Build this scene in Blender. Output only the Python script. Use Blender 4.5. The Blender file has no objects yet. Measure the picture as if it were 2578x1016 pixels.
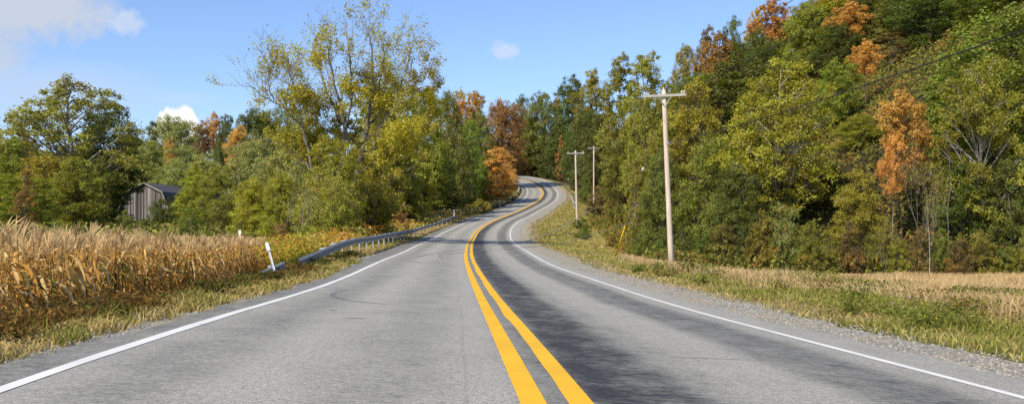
import bpy, math, random
import numpy as np

# ------------------------------------------------------------------ basics
rng = np.random.default_rng(7)
random.seed(7)
scene = bpy.context.scene
COL = scene.collection
PI = math.pi
CAM_H = 1.275
F, CX, HY = 2500.0, 1289.0, 594.0     # surveyed from the photograph: focal length in pixels, centre column, horizon row


def bearing(px, dist):
    """ground position seen at picture column px when dist metres ahead"""
    return (px - CX) / F * dist, dist


def level(py, dist):
    return CAM_H + (HY - py) / F * dist


# ------------------------------------------------------------------ road survey
RX=[0.925,0.587,0.271,-0.026,-0.316,-0.61,-0.911,-1.213,-1.509,-1.795,-2.067,-2.321,-2.554,-2.772,-2.981,-3.18,-3.367,-3.536,-3.684,-3.81,-3.917,-3.999,-4.026,-3.963,-3.79,-3.514,-3.151,-2.714,-2.228,-1.729,-1.243,-0.767,-0.291,0.187,0.671,1.158,1.651,2.152,2.667,3.199,3.739,4.272,4.787,5.279,5.747,6.189,6.602,6.984,7.333,7.616,7.776,7.762,7.567,7.222,6.748,6.144,5.395,4.486,3.413,2.177,0.777,-0.785]
RY=[-2.55,2.54,7.63,12.72,17.81,22.9,27.99,33.09,38.18,43.27,48.36,53.46,58.55,63.65,68.74,73.84,78.93,84.03,89.13,94.23,99.33,104.43,109.53,114.62,119.72,124.81,129.9,134.98,140.06,145.13,150.21,155.29,160.37,165.44,170.52,175.6,180.67,185.75,190.82,195.9,200.97,206.04,211.11,216.19,221.27,226.35,231.43,236.52,241.6,246.7,251.79,256.89,261.99,267.08,272.15,277.22,282.26,287.28,292.26,297.21,302.11,306.97]
RZ=[0.0,0.095,0.113,0.071,0.011,-0.024,-0.02,0.008,0.039,0.071,0.111,0.17,0.251,0.342,0.433,0.519,0.604,0.693,0.791,0.914,1.081,1.299,1.563,1.862,2.188,2.533,2.883,3.229,3.567,3.889,4.193,4.485,4.775,5.07,5.375,5.697,6.04,6.4,6.769,7.142,7.518,7.9,8.288,8.688,9.111,9.563,10.048,10.568,11.122,11.714,12.353,13.045,13.777,14.521,15.253,15.962,16.646,17.299,17.93,18.566,19.23,19.93]
RC=[0.0194,0.0264,0.0334,0.0382,0.039,0.0372,0.0365,0.0395,0.0442,0.0467,0.0435,0.0367,0.0308,0.0289,0.0292,0.0296,0.0289,0.0278,0.026,0.0236,0.0211,0.0154,0.0025,-0.0176,-0.036,-0.0453,-0.0483,-0.0468,-0.0403,-0.0259,-0.0135,-0.0143,-0.0286,-0.0441,-0.0488,-0.0438,-0.0357,-0.0304,-0.0267,-0.0236,-0.0208,-0.0189,-0.0167,-0.0131,-0.0083,-0.0022,0.0062,0.0193,0.0327,0.04,0.04,0.0357,0.0291,0.0181,0.0055,-0.0028,-0.006,-0.0055,-0.0006,0.0106,0.026,0.0414]
WL, WR = 3.765, 3.818
_x, _y, _z, _c = list(RX), list(RY), list(RZ), list(RC)
for k in range(1, 9):                                   # run the road on at both ends
    _x.insert(0, RX[0] + .0665 * 5.1 * k); _y.insert(0, RY[0] - 5.1 * k); _z.insert(0, 0.0); _c.insert(0, RC[0])
for k in range(1, 20):
    h = -.33 - .022 * k
    _x.append(_x[-1] + 5 * math.sin(h)); _y.append(_y[-1] + 5 * math.cos(h)); _z.append(_z[-1] + .3); _c.append(.02)
_x, _y, _z, _c = map(np.array, (_x, _y, _z, _c))
TY = np.arange(_y[0], _y[-1], .25)


def smooth_table(v):
    m = np.gradient(v, _y)
    i = np.clip(np.searchsorted(_y, TY, side='right') - 1, 0, len(_y) - 2)
    h = _y[i + 1] - _y[i]; t = (TY - _y[i]) / h
    return ((2*t**3-3*t**2+1)*v[i] + (t**3-2*t**2+t)*h*m[i] + (-2*t**3+3*t**2)*v[i+1] + (t**3-t**2)*h*m[i+1])


TX, TZ, TC = smooth_table(_x), smooth_table(_z), smooth_table(_c)
TH = np.arctan(np.gradient(TX, TY))
TS = np.concatenate([[0], np.cumsum(np.hypot(np.diff(TX), np.diff(TY)))])


def road(y):
    return np.interp(y, TY, TX), np.interp(y, TY, TZ), np.interp(y, TY, TC), np.interp(y, TY, TH)


def sstep(a, b, x):
    t = np.clip((x - a) / (b - a), 0, 1)
    return t * t * (3 - 2 * t)


def vnoise(x, y, s, seed=0):
    """smooth value noise 0..1"""
    x = np.asarray(x, float) / s; y = np.asarray(y, float) / s
    xi = np.floor(x); yi = np.floor(y); fx = x - xi; fy = y - yi
    fx = fx*fx*(3-2*fx); fy = fy*fy*(3-2*fy)

    def h(a, b):
        v = np.sin(a * 127.1 + b * 311.7 + seed * 74.7) * 43758.5453
        return v - np.floor(v)
    return (h(xi, yi)*(1-fx)+h(xi+1, yi)*fx)*(1-fy) + (h(xi, yi+1)*(1-fx)+h(xi+1, yi+1)*fx)*fy


def lateral(x, y):
    xc, z, c, th = road(y)
    return (x - xc) * np.cos(th)


def hill_depth(x, y):
    return np.minimum(x - 12 - .02 * (y - 80), y - 70 + .12 * np.maximum(x - 30, 0))


def ground(x, y):
    x = np.asarray(x, float); y = np.asarray(y, float)
    xc, zr, c, th = road(y)
    u = (x - xc) * np.cos(th)
    plane = zr - c * np.clip(u, -6.5, 6.5)
    # left of the road
    nl = -.24 - .0085 * np.clip(y - 15, -40, 38) + .035 * np.clip(-x - 14, 0, 60)
    nl = nl + .02 * np.clip(y - 60, 0, 260) + .09 * np.clip(y - 170, 0, 150)
    wl = sstep(np.interp(y, [0, 26, 45], [4.6, 4.9, 6.2]), np.interp(y, [0, 30, 60, 140], [7.0, 7.6, 13, 26]), -u)
    zl = plane * (1 - wl) + nl * wl
    # right of the road
    nr_near = -.2 - .0195 * np.clip(y - 10, -20, 70) * sstep(8, 20, u) - .004 * np.clip(y - 10, 0, 70)
    nr_far = np.minimum(zr, 24) - 1.6
    b = sstep(70, 115, y)
    nr = nr_near * (1 - b) + nr_far * b
    d = np.maximum(hill_depth(x, y), 0); d = d * d / (d + 12.0)
    nr = nr + 80 * (1 - np.exp(-d * .92 / 80.0))
    wr = sstep(5.6, np.interp(y, [0, 30, 70, 110], [8.5, 11, 14, 15]), u)
    zrr = plane * (1 - wr) + nr * wr
    z = np.where(u < 0, zl, zrr)
    rough = (vnoise(x, y, 2.3, 3) - .5) * .16 + (vnoise(x, y, .7, 5) - .5) * .05
    return z + rough * np.where(u < 0, sstep(5.0, 7.5, -u), sstep(6.0, 8.5, u))


# ------------------------------------------------------------------ mesh helpers
def prop(o, label=None, cat=None, group=None, kind=None):
    if label: o['label'] = label
    if cat: o['category'] = cat
    if group: o['group'] = group
    if kind: o['kind'] = kind
    return o


def link(name, me, parent=None):
    o = bpy.data.objects.new(name, me)
    COL.objects.link(o)
    if parent: o.parent = parent
    return o


def empty(name, loc, rz=0.0):
    o = bpy.data.objects.new(name, None)
    o.empty_display_size = .2
    o.location = loc; o.rotation_euler = (0, 0, rz)
    COL.objects.link(o)
    return o


class MB:
    """collects quads (with a colour per corner point) into one mesh"""
    def __init__(s): s.v = []; s.f = []; s.c = []; s.n = 0

    def add(s, v, f, c=(1, 1, 1)):
        v = np.asarray(v, float).reshape(-1, 3); f = np.asarray(f, int).reshape(-1, 4)
        c = np.asarray(c, float)
        if c.ndim == 1: c = np.tile(c, (len(v), 1))
        s.v.append(v); s.f.append(f + s.n); s.c.append(c); s.n += len(v)

    def mesh(s, name, mat, smooth=False, uv=None):
        me = bpy.data.meshes.new(name)
        v = np.concatenate(s.v); f = np.concatenate(s.f); c = np.concatenate(s.c)
        me.vertices.add(len(v)); me.vertices.foreach_set('co', v.ravel())
        me.loops.add(f.size); me.loops.foreach_set('vertex_index', f.ravel().astype(np.int32))
        me.polygons.add(len(f)); me.polygons.foreach_set('loop_start', np.arange(0, f.size, 4, dtype=np.int32))
        me.polygons.foreach_set('loop_total', np.full(len(f), 4, dtype=np.int32))
        me.polygons.foreach_set('use_smooth', np.full(len(f), smooth, dtype=bool))
        me.update(calc_edges=True)
        a = me.color_attributes.new('Col', 'FLOAT_COLOR', 'POINT')
        a.data.foreach_set('color', np.concatenate([c, np.ones((len(c), 1))], 1).ravel())
        if uv is not None:
            l = me.uv_layers.new(name='UVMap')
            l.data.foreach_set('uv', np.asarray(uv)[f.ravel()].ravel())
        if mat: me.materials.append(mat)
        return me

    def box(s, c, size, rz=0, col=(1, 1, 1), rx=0, ry=0):
        h = np.array(size) / 2
        v = np.array([[i, j, k] for i in (-1, 1) for j in (-1, 1) for k in (-1, 1)]) * h
        for ax, a in ((0, rx), (1, ry), (2, rz)):
            if a:
                i, j = [(1, 2), (2, 0), (0, 1)][ax]
                w = v.copy(); w[:, i] = v[:, i]*math.cos(a) - v[:, j]*math.sin(a); w[:, j] = v[:, i]*math.sin(a) + v[:, j]*math.cos(a); v = w
        s.add(v + np.array(c), [[0, 1, 3, 2], [4, 6, 7, 5], [0, 4, 5, 1], [2, 3, 7, 6], [0, 2, 6, 4], [1, 5, 7, 3]], col)

    def tube(s, pts, rad, k=6, col=(1, 1, 1), cap=True):
        pts = np.asarray(pts, float); n = len(pts)
        rad = np.broadcast_to(np.asarray(rad, float), (n,))
        t = np.gradient(pts, axis=0); t /= np.linalg.norm(t, axis=1)[:, None] + 1e-9
        ref = np.array([0, 0, 1.]) if abs(t[:, 2]).mean() < .8 else np.array([1., 0, 0])
        a = np.cross(t, ref); a /= np.linalg.norm(a, axis=1)[:, None] + 1e-9
        b = np.cross(t, a)
        an = np.arange(k) / k * 2 * PI
        v = pts[:, None] + rad[:, None, None] * (a[:, None] * np.cos(an)[None, :, None] + b[:, None] * np.sin(an)[None, :, None])
        i = np.arange(n - 1)[:, None] * k; j = np.arange(k)[None]; j2 = (j + 1) % k
        f = np.stack([i + j, i + j2, i + k + j2, i + k + j], -1).reshape(-1, 4)
        v = v.reshape(-1, 3)
        if cap and k >= 4:
            m = len(v)
            v = np.concatenate([v, pts[[0, -1]]])
            cf = []
            for q in range(0, k, 2):
                cf.append([q, m, (q + 2) % k, (q + 1) % k]); o = (n - 1) * k
                cf.append([o + q, o + (q + 1) % k, o + (q + 2) % k, m + 1])
            f = np.concatenate([f, np.array(cf)])
        s.add(v, f, col)

    def leaves(s, p, nrm, l, w, col, r=rng):
        n = len(p)
        if n == 0: return
        nrm = nrm / (np.linalg.norm(nrm, axis=1)[:, None] + 1e-9)
        q = r.normal(size=(n, 3))
        t = np.cross(nrm, q); t /= np.linalg.norm(t, axis=1)[:, None] + 1e-9
        b = np.cross(nrm, t)
        l = np.broadcast_to(l, (n,))[:, None]; w = np.broadcast_to(w, (n,))[:, None]
        v = np.stack([p - t*l*.5, p + b*w*.5 + t*l*.08 - nrm*w*.12, p + t*l*.5, p - b*w*.5 + t*l*.08 - nrm*w*.12], 1).reshape(-1, 3)
        f = np.arange(4*n).reshape(n, 4)
        s.add(v, f, np.repeat(col, 4, axis=0))

    def blades(s, p, h, w, lean, col, tipcol=None, r=rng, bend=.5):
        """grass blades: two stacked quads, bending over"""
        n = len(p); a = r.uniform(0, 2*PI, n)
        side = np.stack([np.cos(a), np.sin(a), np.zeros(n)], 1)
        ld = r.uniform(0, 2*PI, n); dirv = np.stack([np.cos(ld), np.sin(ld), np.zeros(n)], 1)
        h = np.broadcast_to(h, (n,))[:, None]; w = np.broadcast_to(w, (n,))[:, None]; lean = np.broadcast_to(lean, (n,))[:, None]
        up = np.array([0, 0, 1.])
        m = p + up*h*.55 + dirv*h*lean*.35
        t = p + up*h*(1 - .25*lean) + dirv*h*lean
        v = np.stack([p - side*w*.5, p + side*w*.5, m + side*w*.4, m - side*w*.4, t + side*w*.06, t - side*w*.06], 1).reshape(-1, 3)
        i = np.arange(n)[:, None] * 6
        f = np.concatenate([i + np.array([0, 1, 2, 3]), i + np.array([3, 2, 4, 5])], 0)
        if tipcol is None: tipcol = col
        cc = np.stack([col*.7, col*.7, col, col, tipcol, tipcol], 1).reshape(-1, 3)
        s.add(v, f, cc)


# ------------------------------------------------------------------ materials
class NT:
    def __init__(s, name):
        s.m = bpy.data.materials.new(name); s.m.use_nodes = True
        s.t = s.m.node_tree; s.t.nodes.clear()
        s.out = s.n('ShaderNodeOutputMaterial')

    def n(s, t, **k):
        o = s.t.nodes.new(t)
        for a, b in k.items(): setattr(o, a, b)
        return o

    def l(s, a, b): s.t.links.new(a, b)

    def val(s, sock, v):
        if hasattr(v, 'is_output') or isinstance(v, bpy.types.NodeSocket): s.l(v, sock)
        else: sock.default_value = v

    def math(s, op, a, b=0.0, c=None, clamp=False):
        o = s.n('ShaderNodeMath', operation=op, use_clamp=clamp)
        s.val(o.inputs[0], a); s.val(o.inputs[1], b)
        if c is not None: s.val(o.inputs[2], c)
        return o.outputs[0]

    def mix(s, f, a, b, mode='MIX'):
        o = s.n('ShaderNodeMix', data_type='RGBA', blend_type=mode)
        s.val(o.inputs[0], f); s.val(o.inputs[6], a if not isinstance(a, tuple) else (*a, 1)[:4]); s.val(o.inputs[7], b if not isinstance(b, tuple) else (*b, 1)[:4])
        return o.outputs[2]

    def noise(s, scale, detail=3, rough=.55, vec=None, dist=0):
        o = s.n('ShaderNodeTexNoise'); o.inputs['Scale'].default_value = scale; o.inputs['Detail'].default_value = detail
        o.inputs['Roughness'].default_value = rough; o.inputs['Distortion'].default_value = dist
        if vec is not None: s.l(vec, o.inputs['Vector'])
        return o.outputs['Fac']

    def ramp(s, f, stops, interp='LINEAR'):
        o = s.n('ShaderNodeValToRGB'); e = o.color_ramp; e.interpolation = interp
        while len(e.elements) < len(stops): e.elements.new(.5)
        for el, (p, c) in zip(e.elements, stops):
            el.position = p; el.color = (c, c, c, 1) if not isinstance(c, tuple) else (*c, 1)
        s.l(f, o.inputs[0]); return o.outputs[0]

    def mapped(s, vec, sc):
        o = s.n('ShaderNodeMapping'); o.inputs['Scale'].default_value = sc; s.l(vec, o.inputs['Vector']); return o.outputs[0]

    def bsdf(s, col, rough=.8, spec=.3, metal=0.0, bump=None, bstr=.3, bdist=.01):
        o = s.n('ShaderNodeBsdfPrincipled')
        s.val(o.inputs['Base Color'], col if not isinstance(col, tuple) else (*col, 1)[:4])
        s.val(o.inputs['Roughness'], rough); o.inputs['Specular IOR Level'].default_value = spec; s.val(o.inputs['Metallic'], metal)
        if bump is not None:
            b = s.n('ShaderNodeBump'); b.inputs['Strength'].default_value = bstr; b.inputs['Distance'].default_value = bdist
            s.l(bump, b.inputs['Height']); s.l(b.outputs[0], o.inputs['Normal'])
        s.l(o.outputs[0], s.out.inputs[0]); return o

    def geo(s): return s.n('ShaderNodeNewGeometry').outputs['Position']
    def obj(s): return s.n('ShaderNodeTexCoord').outputs['Object']
    def uv(s): return s.n('ShaderNodeTexCoord').outputs['UV']
    def col(s):
        o = s.n('ShaderNodeAttribute'); o.attribute_name = 'Col'; return o.outputs['Color']


def leaf_material():
    t = NT('leaf')
    sep = t.n('ShaderNodeSeparateColor'); t.l(t.col(), sep.inputs[0])
    r, g, b = sep.outputs
    oi = t.n('ShaderNodeObjectInfo')
    hsv = t.n('ShaderNodeHueSaturation')
    t.l(oi.outputs['Color'], hsv.inputs['Color'])
    t.l(t.math('ADD', .475, t.math('MULTIPLY', t.math('ADD', g, r), .026)), hsv.inputs['Hue'])
    t.l(t.math('ADD', .55, t.math('ADD', t.math('MULTIPLY', r, .5), t.math('MULTIPLY', g, .45))), hsv.inputs['Value'])
    hsv.inputs['Saturation'].default_value = 1.0
    k = t.math('ADD', t.math('MULTIPLY', g, .6), t.math('MULTIPLY', r, .4))
    thr = t.math('SUBTRACT', .95, t.math('MULTIPLY', oi.outputs['Alpha'], .9))
    f = t.math('MULTIPLY', t.math('SUBTRACT', k, thr), 12, clamp=True)
    aut = t.mix(b, (.44, .19, .03), (.52, .34, .05))
    c = t.mix(f, hsv.outputs[0], aut)
    d = t.n('ShaderNodeBsdfDiffuse'); t.l(c, d.inputs[0])
    tr = t.n('ShaderNodeBsdfTranslucent'); t.l(t.mix(1.0, c, (1.25, 1.15, .55), 'MULTIPLY'), tr.inputs[0])
    gl = t.n('ShaderNodeBsdfGlossy'); gl.inputs['Roughness'].default_value = .45; gl.inputs[0].default_value = (.9, .95, 1, 1)
    m = t.n('ShaderNodeMixShader'); m.inputs[0].default_value = .38
    t.l(d.outputs[0], m.inputs[1]); t.l(tr.outputs[0], m.inputs[2])
    m2 = t.n('ShaderNodeMixShader'); m2.inputs[0].default_value = .025
    t.l(m.outputs[0], m2.inputs[1]); t.l(gl.outputs[0], m2.inputs[2])
    t.l(m2.outputs[0], t.out.inputs[0])
    return t.m


def blade_material(name, trans=.25):
    """vertex-coloured vegetation"""
    t = NT(name)
    oi = t.n('ShaderNodeObjectInfo')
    c = t.mix(1.0, t.col(), t.ramp(oi.outputs['Random'], [(0, .78), (1, 1.15)]), 'MULTIPLY')
    d = t.n('ShaderNodeBsdfDiffuse'); t.l(c, d.inputs[0])
    tr = t.n('ShaderNodeBsdfTranslucent'); t.l(c, tr.inputs[0])
    m = t.n('ShaderNodeMixShader'); m.inputs[0].default_value = trans
    t.l(d.outputs[0], m.inputs[1]); t.l(tr.outputs[0], m.inputs[2]); t.l(m.outputs[0], t.out.inputs[0])
    return t.m


def bark_material():
    t = NT('bark')
    oi = t.n('ShaderNodeObjectInfo')
    n = t.noise(3, 4, .6, t.mapped(t.obj(), (1.5, 1.5, .35)))
    c = t.mix(1.0, oi.outputs['Color'], t.ramp(n, [(.3, .55), (.7, 1.3)]), 'MULTIPLY')
    t.bsdf(c, .95, .1, bump=n, bstr=.6, bdist=.03)
    return t.m


def asphalt_material():
    t = NT('asphalt')
    uv = t.uv()
    sp = t.n('ShaderNodeSeparateXYZ'); t.l(uv, sp.inputs[0])
    u, s = sp.outputs[0], sp.outputs[1]
    big = t.noise(.35, 4, .6, t.mapped(uv, (1, .25, 1)))
    wob = t.math('MULTIPLY', t.math('SUBTRACT', t.noise(.12, 3, .5, t.mapped(uv, (.5, 1, 1))), .5), .35)
    uu = t.math('ADD', t.math('MULTIPLY', t.math('ADD', u, wob), .1), .5)

    def R(x): return x / 10 + .5
    bands = t.ramp(uu, [(R(-4.9), .55), (R(-3.9), .45), (R(-3.7), .12), (R(-3.0), .34), (R(-2.2), .04), (R(-1.2), .26), (R(-.4), .05),
                        (R(.1), .5), (R(.45), 1.0), (R(.9), .9), (R(1.35), .30), (R(1.7), .10), (R(2.2), .05), (R(2.65), .55), (R(3.2), .62), (R(3.6), .15), (R(3.9), .05), (R(4.6), .12)], 'EASE')
    mott = t.noise(1.6, 5, .7, t.mapped(uv, (1, .55, 1)))
    fine = t.noise(11, 5, .8, t.mapped(uv, (.55, 1.3, 1)))
    grit = t.noise(62, 3, .85, uv)
    D = t.math('MULTIPLY', bands, t.math('ADD', .74, t.math('MULTIPLY', big, .36)))
    D = t.math('ADD', D, t.math('MULTIPLY', t.math('SUBTRACT', mott, .5), t.math('ADD', .42, t.math('MULTIPLY', bands, 1.0))))
    D = t.math('ADD', D, t.math('MULTIPLY', t.math('SUBTRACT', fine, .5), t.math('ADD', .55, t.math('MULTIPLY', bands, .8))), clamp=True)
    streak = t.noise(9, 4, .8, t.mapped(uv, (.35, 2.4, 1)))
    speck = t.math('ADD', t.math('MULTIPLY', t.math('SUBTRACT', grit, .5), 1.5), t.math('MULTIPLY', t.math('SUBTRACT', streak, .5), 1.3))
    D = t.math('ADD', D, t.math('MULTIPLY', speck, t.math('ADD', .12, t.math('MULTIPLY', t.math('MULTIPLY', D, t.math('SUBTRACT', 1.15, D)), 3.2))), clamp=True)
    c = t.mix(D, (.395, .382, .328), (.044, .046, .050))
    sp2 = t.math('ADD', .22, t.math('MULTIPLY', t.ramp(grit, [(.30, 0.0), (.70, 1.0)]), 1.56))
    c = t.mix(1.0, c, sp2, 'MULTIPLY')
    c = t.mix(1.0, c, t.ramp(t.noise(24, 3, .8, t.mapped(uv, (.7, 1.2, 1))), [(.34, .66), (.66, 1.28)]), 'MULTIPLY')
    # thin seam in the left lane and short transverse cracks
    seam = t.math('LESS_THAN', t.math('ABSOLUTE', t.math('ADD', t.math('ADD', u, .62), t.math('MULTIPLY', t.math('SUBTRACT', t.noise(.25, 2, .5, uv), .5), .18))), .016)
    cr = t.noise(1, 2, .5, t.mapped(uv, (.28, 2.6, 1)), .3)
    crack = t.math('GREATER_THAN', cr, .74)
    c = t.mix(t.math('MULTIPLY', t.math('MAXIMUM', t.math('MULTIPLY', seam, .22), crack), .42), c, (.05, .05, .055))
    t.bsdf(c, .9, .18, bump=grit, bstr=.55, bdist=.008)
    return t.m


def paint_material(name, col, wear=.5):
    t = NT(name)
    uv = t.uv()
    n = t.noise(30, 4, .8, uv); n2 = t.noise(2.0, 3, .6, uv)
    f = t.math('MULTIPLY', t.ramp(n, [(.60, 0.0), (.70, 1.0)]), t.math('MULTIPLY', t.ramp(n2, [(.42, 0.0), (.62, 1.0)]), wear))
    c = t.mix(f, col, (.14, .14, .135))
    c = t.mix(1.0, c, t.ramp(t.noise(.8, 4, .6, uv), [(.3, .86), (.7, 1.05)]), 'MULTIPLY')
    t.bsdf(c, .75, .25, bump=t.noise(80, 2, .7, uv), bstr=.3, bdist=.004)
    return t.m


def ground_material():
    t = NT('ground')
    p = t.geo()
    c = t.mix(1.0, t.col(), t.ramp(t.noise(1.7, 5, .7, p), [(.25, .55), (.75, 1.4)]), 'MULTIPLY')
    c = t.mix(1.0, c, t.ramp(t.noise(19, 4, .75, p), [(.25, .6), (.75, 1.35)]), 'MULTIPLY')
    t.bsdf(c, .95, .08, bump=t.noise(24, 4, .7, p), bstr=.7, bdist=.03)
    return t.m


def gravel_material():
    t = NT('gravel')
    p = t.geo()
    v = t.n('ShaderNodeTexVoronoi'); v.inputs['Scale'].default_value = 28; t.l(p, v.inputs['Vector'])
    c = t.mix(1.0, (.50, .465, .39), t.ramp(v.outputs['Distance'], [(0, 1.25), (.55, .55)]), 'MULTIPLY')
    hs = t.n('ShaderNodeSeparateColor'); t.l(v.outputs['Color'], hs.inputs[0])
    c = t.mix(1.0, c, t.ramp(hs.outputs[0], [(0, .6), (1, 1.35)]), 'MULTIPLY')
    c = t.mix(t.ramp(t.noise(.9, 4, .65, p), [(.45, 0.0), (.68, .75)]), c, (.48, .39, .22))
    t.bsdf(c, .95, .1, bump=v.outputs['Distance'], bstr=.9, bdist=.02)
    return t.m


def simple(name, col, rough=.7, metal=0.0, var=.25, scale=6, stretch=(1, 1, 1), spec=.3, bstr=.25, vcol=False):
    t = NT(name)
    n = t.noise(scale, 5, .65, t.mapped(t.obj(), stretch))
    c = t.mix(1.0, col, t.ramp(n, [(.25, 1 - var), (.75, 1 + var)]), 'MULTIPLY')
    if vcol: c = t.mix(1.0, c, t.col(), 'MULTIPLY')
    t.bsdf(c, t.ramp(n, [(.2, min(1, rough + .12)), (.8, max(0, rough - .12))]), spec, metal, bump=n, bstr=bstr, bdist=.01)
    return t.m


M = dict(
    leaf=leaf_material(), bark=bark_material(), asphalt=asphalt_material(), ground=ground_material(), gravel=gravel_material(),
    white=paint_material('white_paint', (.80, .785, .73), .45), yellow=paint_material('yellow_paint', (.88, .49, .022), .14),
    grass=blade_material('grass_blade', .3), corn=blade_material('dry_corn', .22),
    steel=simple('galvanised_steel', (.27, .275, .28), .5, .25, .18, 3, (1, 1, 4)),
    post=simple('steel_post', (.62, .62, .61), .6, .3, .25, 5),
    pole=simple('pole_wood', (.62, .51, .40), .9, 0, .36, 5, (4, 4, .22), .1, .5),
    arm=simple('weathered_wood', (.46, .43, .39), .9, 0, .2, 5, (.3, 3, 3), .1, .4),
    ceramic=simple('ceramic', (.62, .62, .60), .35, 0, .1),
    whiteplastic=simple('white_plastic', (.78, .80, .83), .5, 0, .08, 8),
    greymetal=simple('dull_metal', (.33, .35, .38), .55, .4, .2),
    yellowplastic=simple('yellow_plastic', (.85, .47, .03), .5, 0, .12),
    cable=simple('black_cable', (.02, .02, .02), .6, 0, .1),
    wire=simple('grey_wire', (.32, .32, .31), .5, .4, .1),
    boards=simple('barn_boards', (.29, .275, .265), .95, 0, .5, 2.2, (5, 5, .12), .05, .5, True),
    tin=simple('barn_roof', (.10, .10, .105), .7, .1, .3, 2, (1, 1, 1), .3),
    trim=simple('barn_trim', (.42, .36, .27), .9, 0, .3, 3),
    stone=simple('stone', (.42, .41, .38), .9, 0, .35, 9),
    rubber=simple('tyre_rubber', (.045, .045, .05), .9, 0, .3, 20),
)

# ------------------------------------------------------------------ ground, road, markings
ROWS = np.concatenate([np.arange(-36, 0, 1.5), np.arange(0, 90, .5), np.arange(90, 330, 1.0), np.arange(330, 384, 3.0)])


def sheet(name, u0, u1, n, lift, mat, edge=None, y0=-36, y1=384, edge0=None):
    ys = ROWS[(ROWS >= y0) & (ROWS <= y1)]
    xc, z, c, th = road(ys); S = np.interp(ys, TY, TS)
    a = np.full(len(ys), float(u0)) if edge0 is None else edge0(ys)
    b = np.full(len(ys), float(u1)) if edge is None else edge(ys)
    k = np.linspace(0, 1, n)[None]
    U = a[:, None] * (1 - k) + b[:, None] * k
    v = np.stack([xc[:, None] + U / np.cos(th)[:, None], np.repeat(ys[:, None], n, 1), z[:, None] - c[:, None] * U + lift], -1).reshape(-1, 3)
    uv = np.stack([U, np.repeat(S[:, None], n, 1)], -1).reshape(-1, 2)
    i = (np.arange(len(ys) - 1)[:, None] * n + np.arange(n - 1)[None]).reshape(-1, 1)
    f = np.concatenate([i, i + 1, i + n + 1, i + n], 1)
    m = MB(); m.add(v, f)
    o = link(name, m.mesh(name, mat, True, uv)); prop(o, kind='structure')
    return o


def terrain():
    ys = np.concatenate([np.arange(-60, 0, 3), np.arange(0, 100, .6), np.arange(100, 340, 2), np.arange(340, 1500, 30)])
    us = np.concatenate([-np.geomspace(40, 900, 22)[::-1], np.arange(-39, -12, 1.2), np.arange(-12, 14, .4), np.arange(14, 60, 1.3), np.geomspace(61, 900, 26)])
    xc, z, c, th = road(ys)
    X = xc[:, None] + us[None]; Y = np.repeat(ys[:, None], len(us), 1)
    U = (X - xc[:, None]) * np.cos(th)[:, None]
    Z = ground(X, Y)
    Z = Z - .035 * (1 - np.where((U < 0) & (Y < 40), sstep(4.3, 4.9, -U), sstep(5.6, 6.6, np.abs(U))))
    # colours by what grows there
    n1 = vnoise(X, Y, 1.3, 11); n2 = vnoise(X, Y, 4.5, 12)
    C = np.empty(X.shape + (3,))

    def put(mask, c): C[mask] = c
    floor = np.array([.055, .045, .022])
    C[:] = floor
    dry = np.array([.30, .235, .11]); green = np.array([.12, .135, .035]); tan = np.array([.43, .33, .17]); dirt = np.array([.15, .105, .06])
    lv = (U < 0) & (U > np.where(Y < 40, -6.6, -9)) & (Y < 150)
    k = sstep(.35, .75, n1)[..., None]
    C = np.where(lv[..., None], dry * (1 - .45*k) + green * .45*k, C)
    cornm = (U <= -6.6) & (Y < 58) & (X < -8)
    C = np.where(cornm[..., None], dirt, C)
    rv = (U > 0) & (U < 11) & (Y < 330)
    strip = .5 + .5 * np.sin((U + .5 * n2) * 3.4)
    g = np.clip(strip * .8 + (n1 - .5) * 1.0, 0, 1)[..., None]
    C = np.where(rv[..., None], tan * .85 * (1 - g) + green * g, C)
    fm = (U >= 11) & (hill_depth(X, Y) < 0) & (Y < 200)
    k = (sstep(.45, .85, n2) * sstep(75, 105, Y))[..., None]
    C = np.where(fm[..., None], tan * (1 - .8*k) + green * .8*k, C)
    nn = len(us)
    i = (np.arange(len(ys) - 1)[:, None] * nn + np.arange(nn - 1)[None]).reshape(-1, 1)
    f = np.concatenate([i, i + 1, i + nn + 1, i + nn], 1)
    m = MB(); m.add(np.stack([X, Y, Z], -1).reshape(-1, 3), f, C.reshape(-1, 3))
    prop(link('ground', m.mesh('ground', M['ground'], True)), kind='structure')


terrain()
jag = lambda ys, s, a: (vnoise(ys, ys * 0, .9, s) - .5) * a + (vnoise(ys, ys * 0, 4.0, s + 1) - .5) * a
left_edge = lambda ys: -(WL + .52 + .55 * sstep(25, 55, ys)) + jag(ys, 21, .22)
right_edge = lambda ys: WR + .75 + .3 * sstep(60, 110, ys) + jag(ys, 25, .16)
sheet('road', 0, 0, 14, .004, M['asphalt'], edge=right_edge, edge0=left_edge)
sheet('gravel_shoulder', 0, 0, 6, -.004, M['gravel'], edge=lambda ys: 5.5 + 1.1 * sstep(12, 24, ys) - .45 * sstep(45, 90, ys) + jag(ys, 31, .5), edge0=lambda ys: ys * 0 + 4.2)
sheet('gravel_shoulder', 0, 0, 6, -.006, M['gravel'], edge0=lambda ys: -4.42 - .95 * sstep(25, 50, ys) + jag(ys, 41, .3), edge=lambda ys: ys * 0 - 3.9)
sheet('edge_line', -WL - .09, -WL + .09, 2, .009, M['white'], edge0=lambda ys: -WL - .07 + jag(ys, 51, .014), edge=lambda ys: -WL + .06 + jag(ys, 52, .014))
sheet('edge_line', WR - .07, WR + .08, 2, .009, M['white'], edge0=lambda ys: WR - .055 + jag(ys, 53, .014), edge=lambda ys: WR + .055 + jag(ys, 54, .014))
sheet('center_line', 0, 0, 2, .009, M['yellow'], edge0=lambda ys: ys * 0 - .262, edge=lambda ys: ys * 0 - .078)
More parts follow.
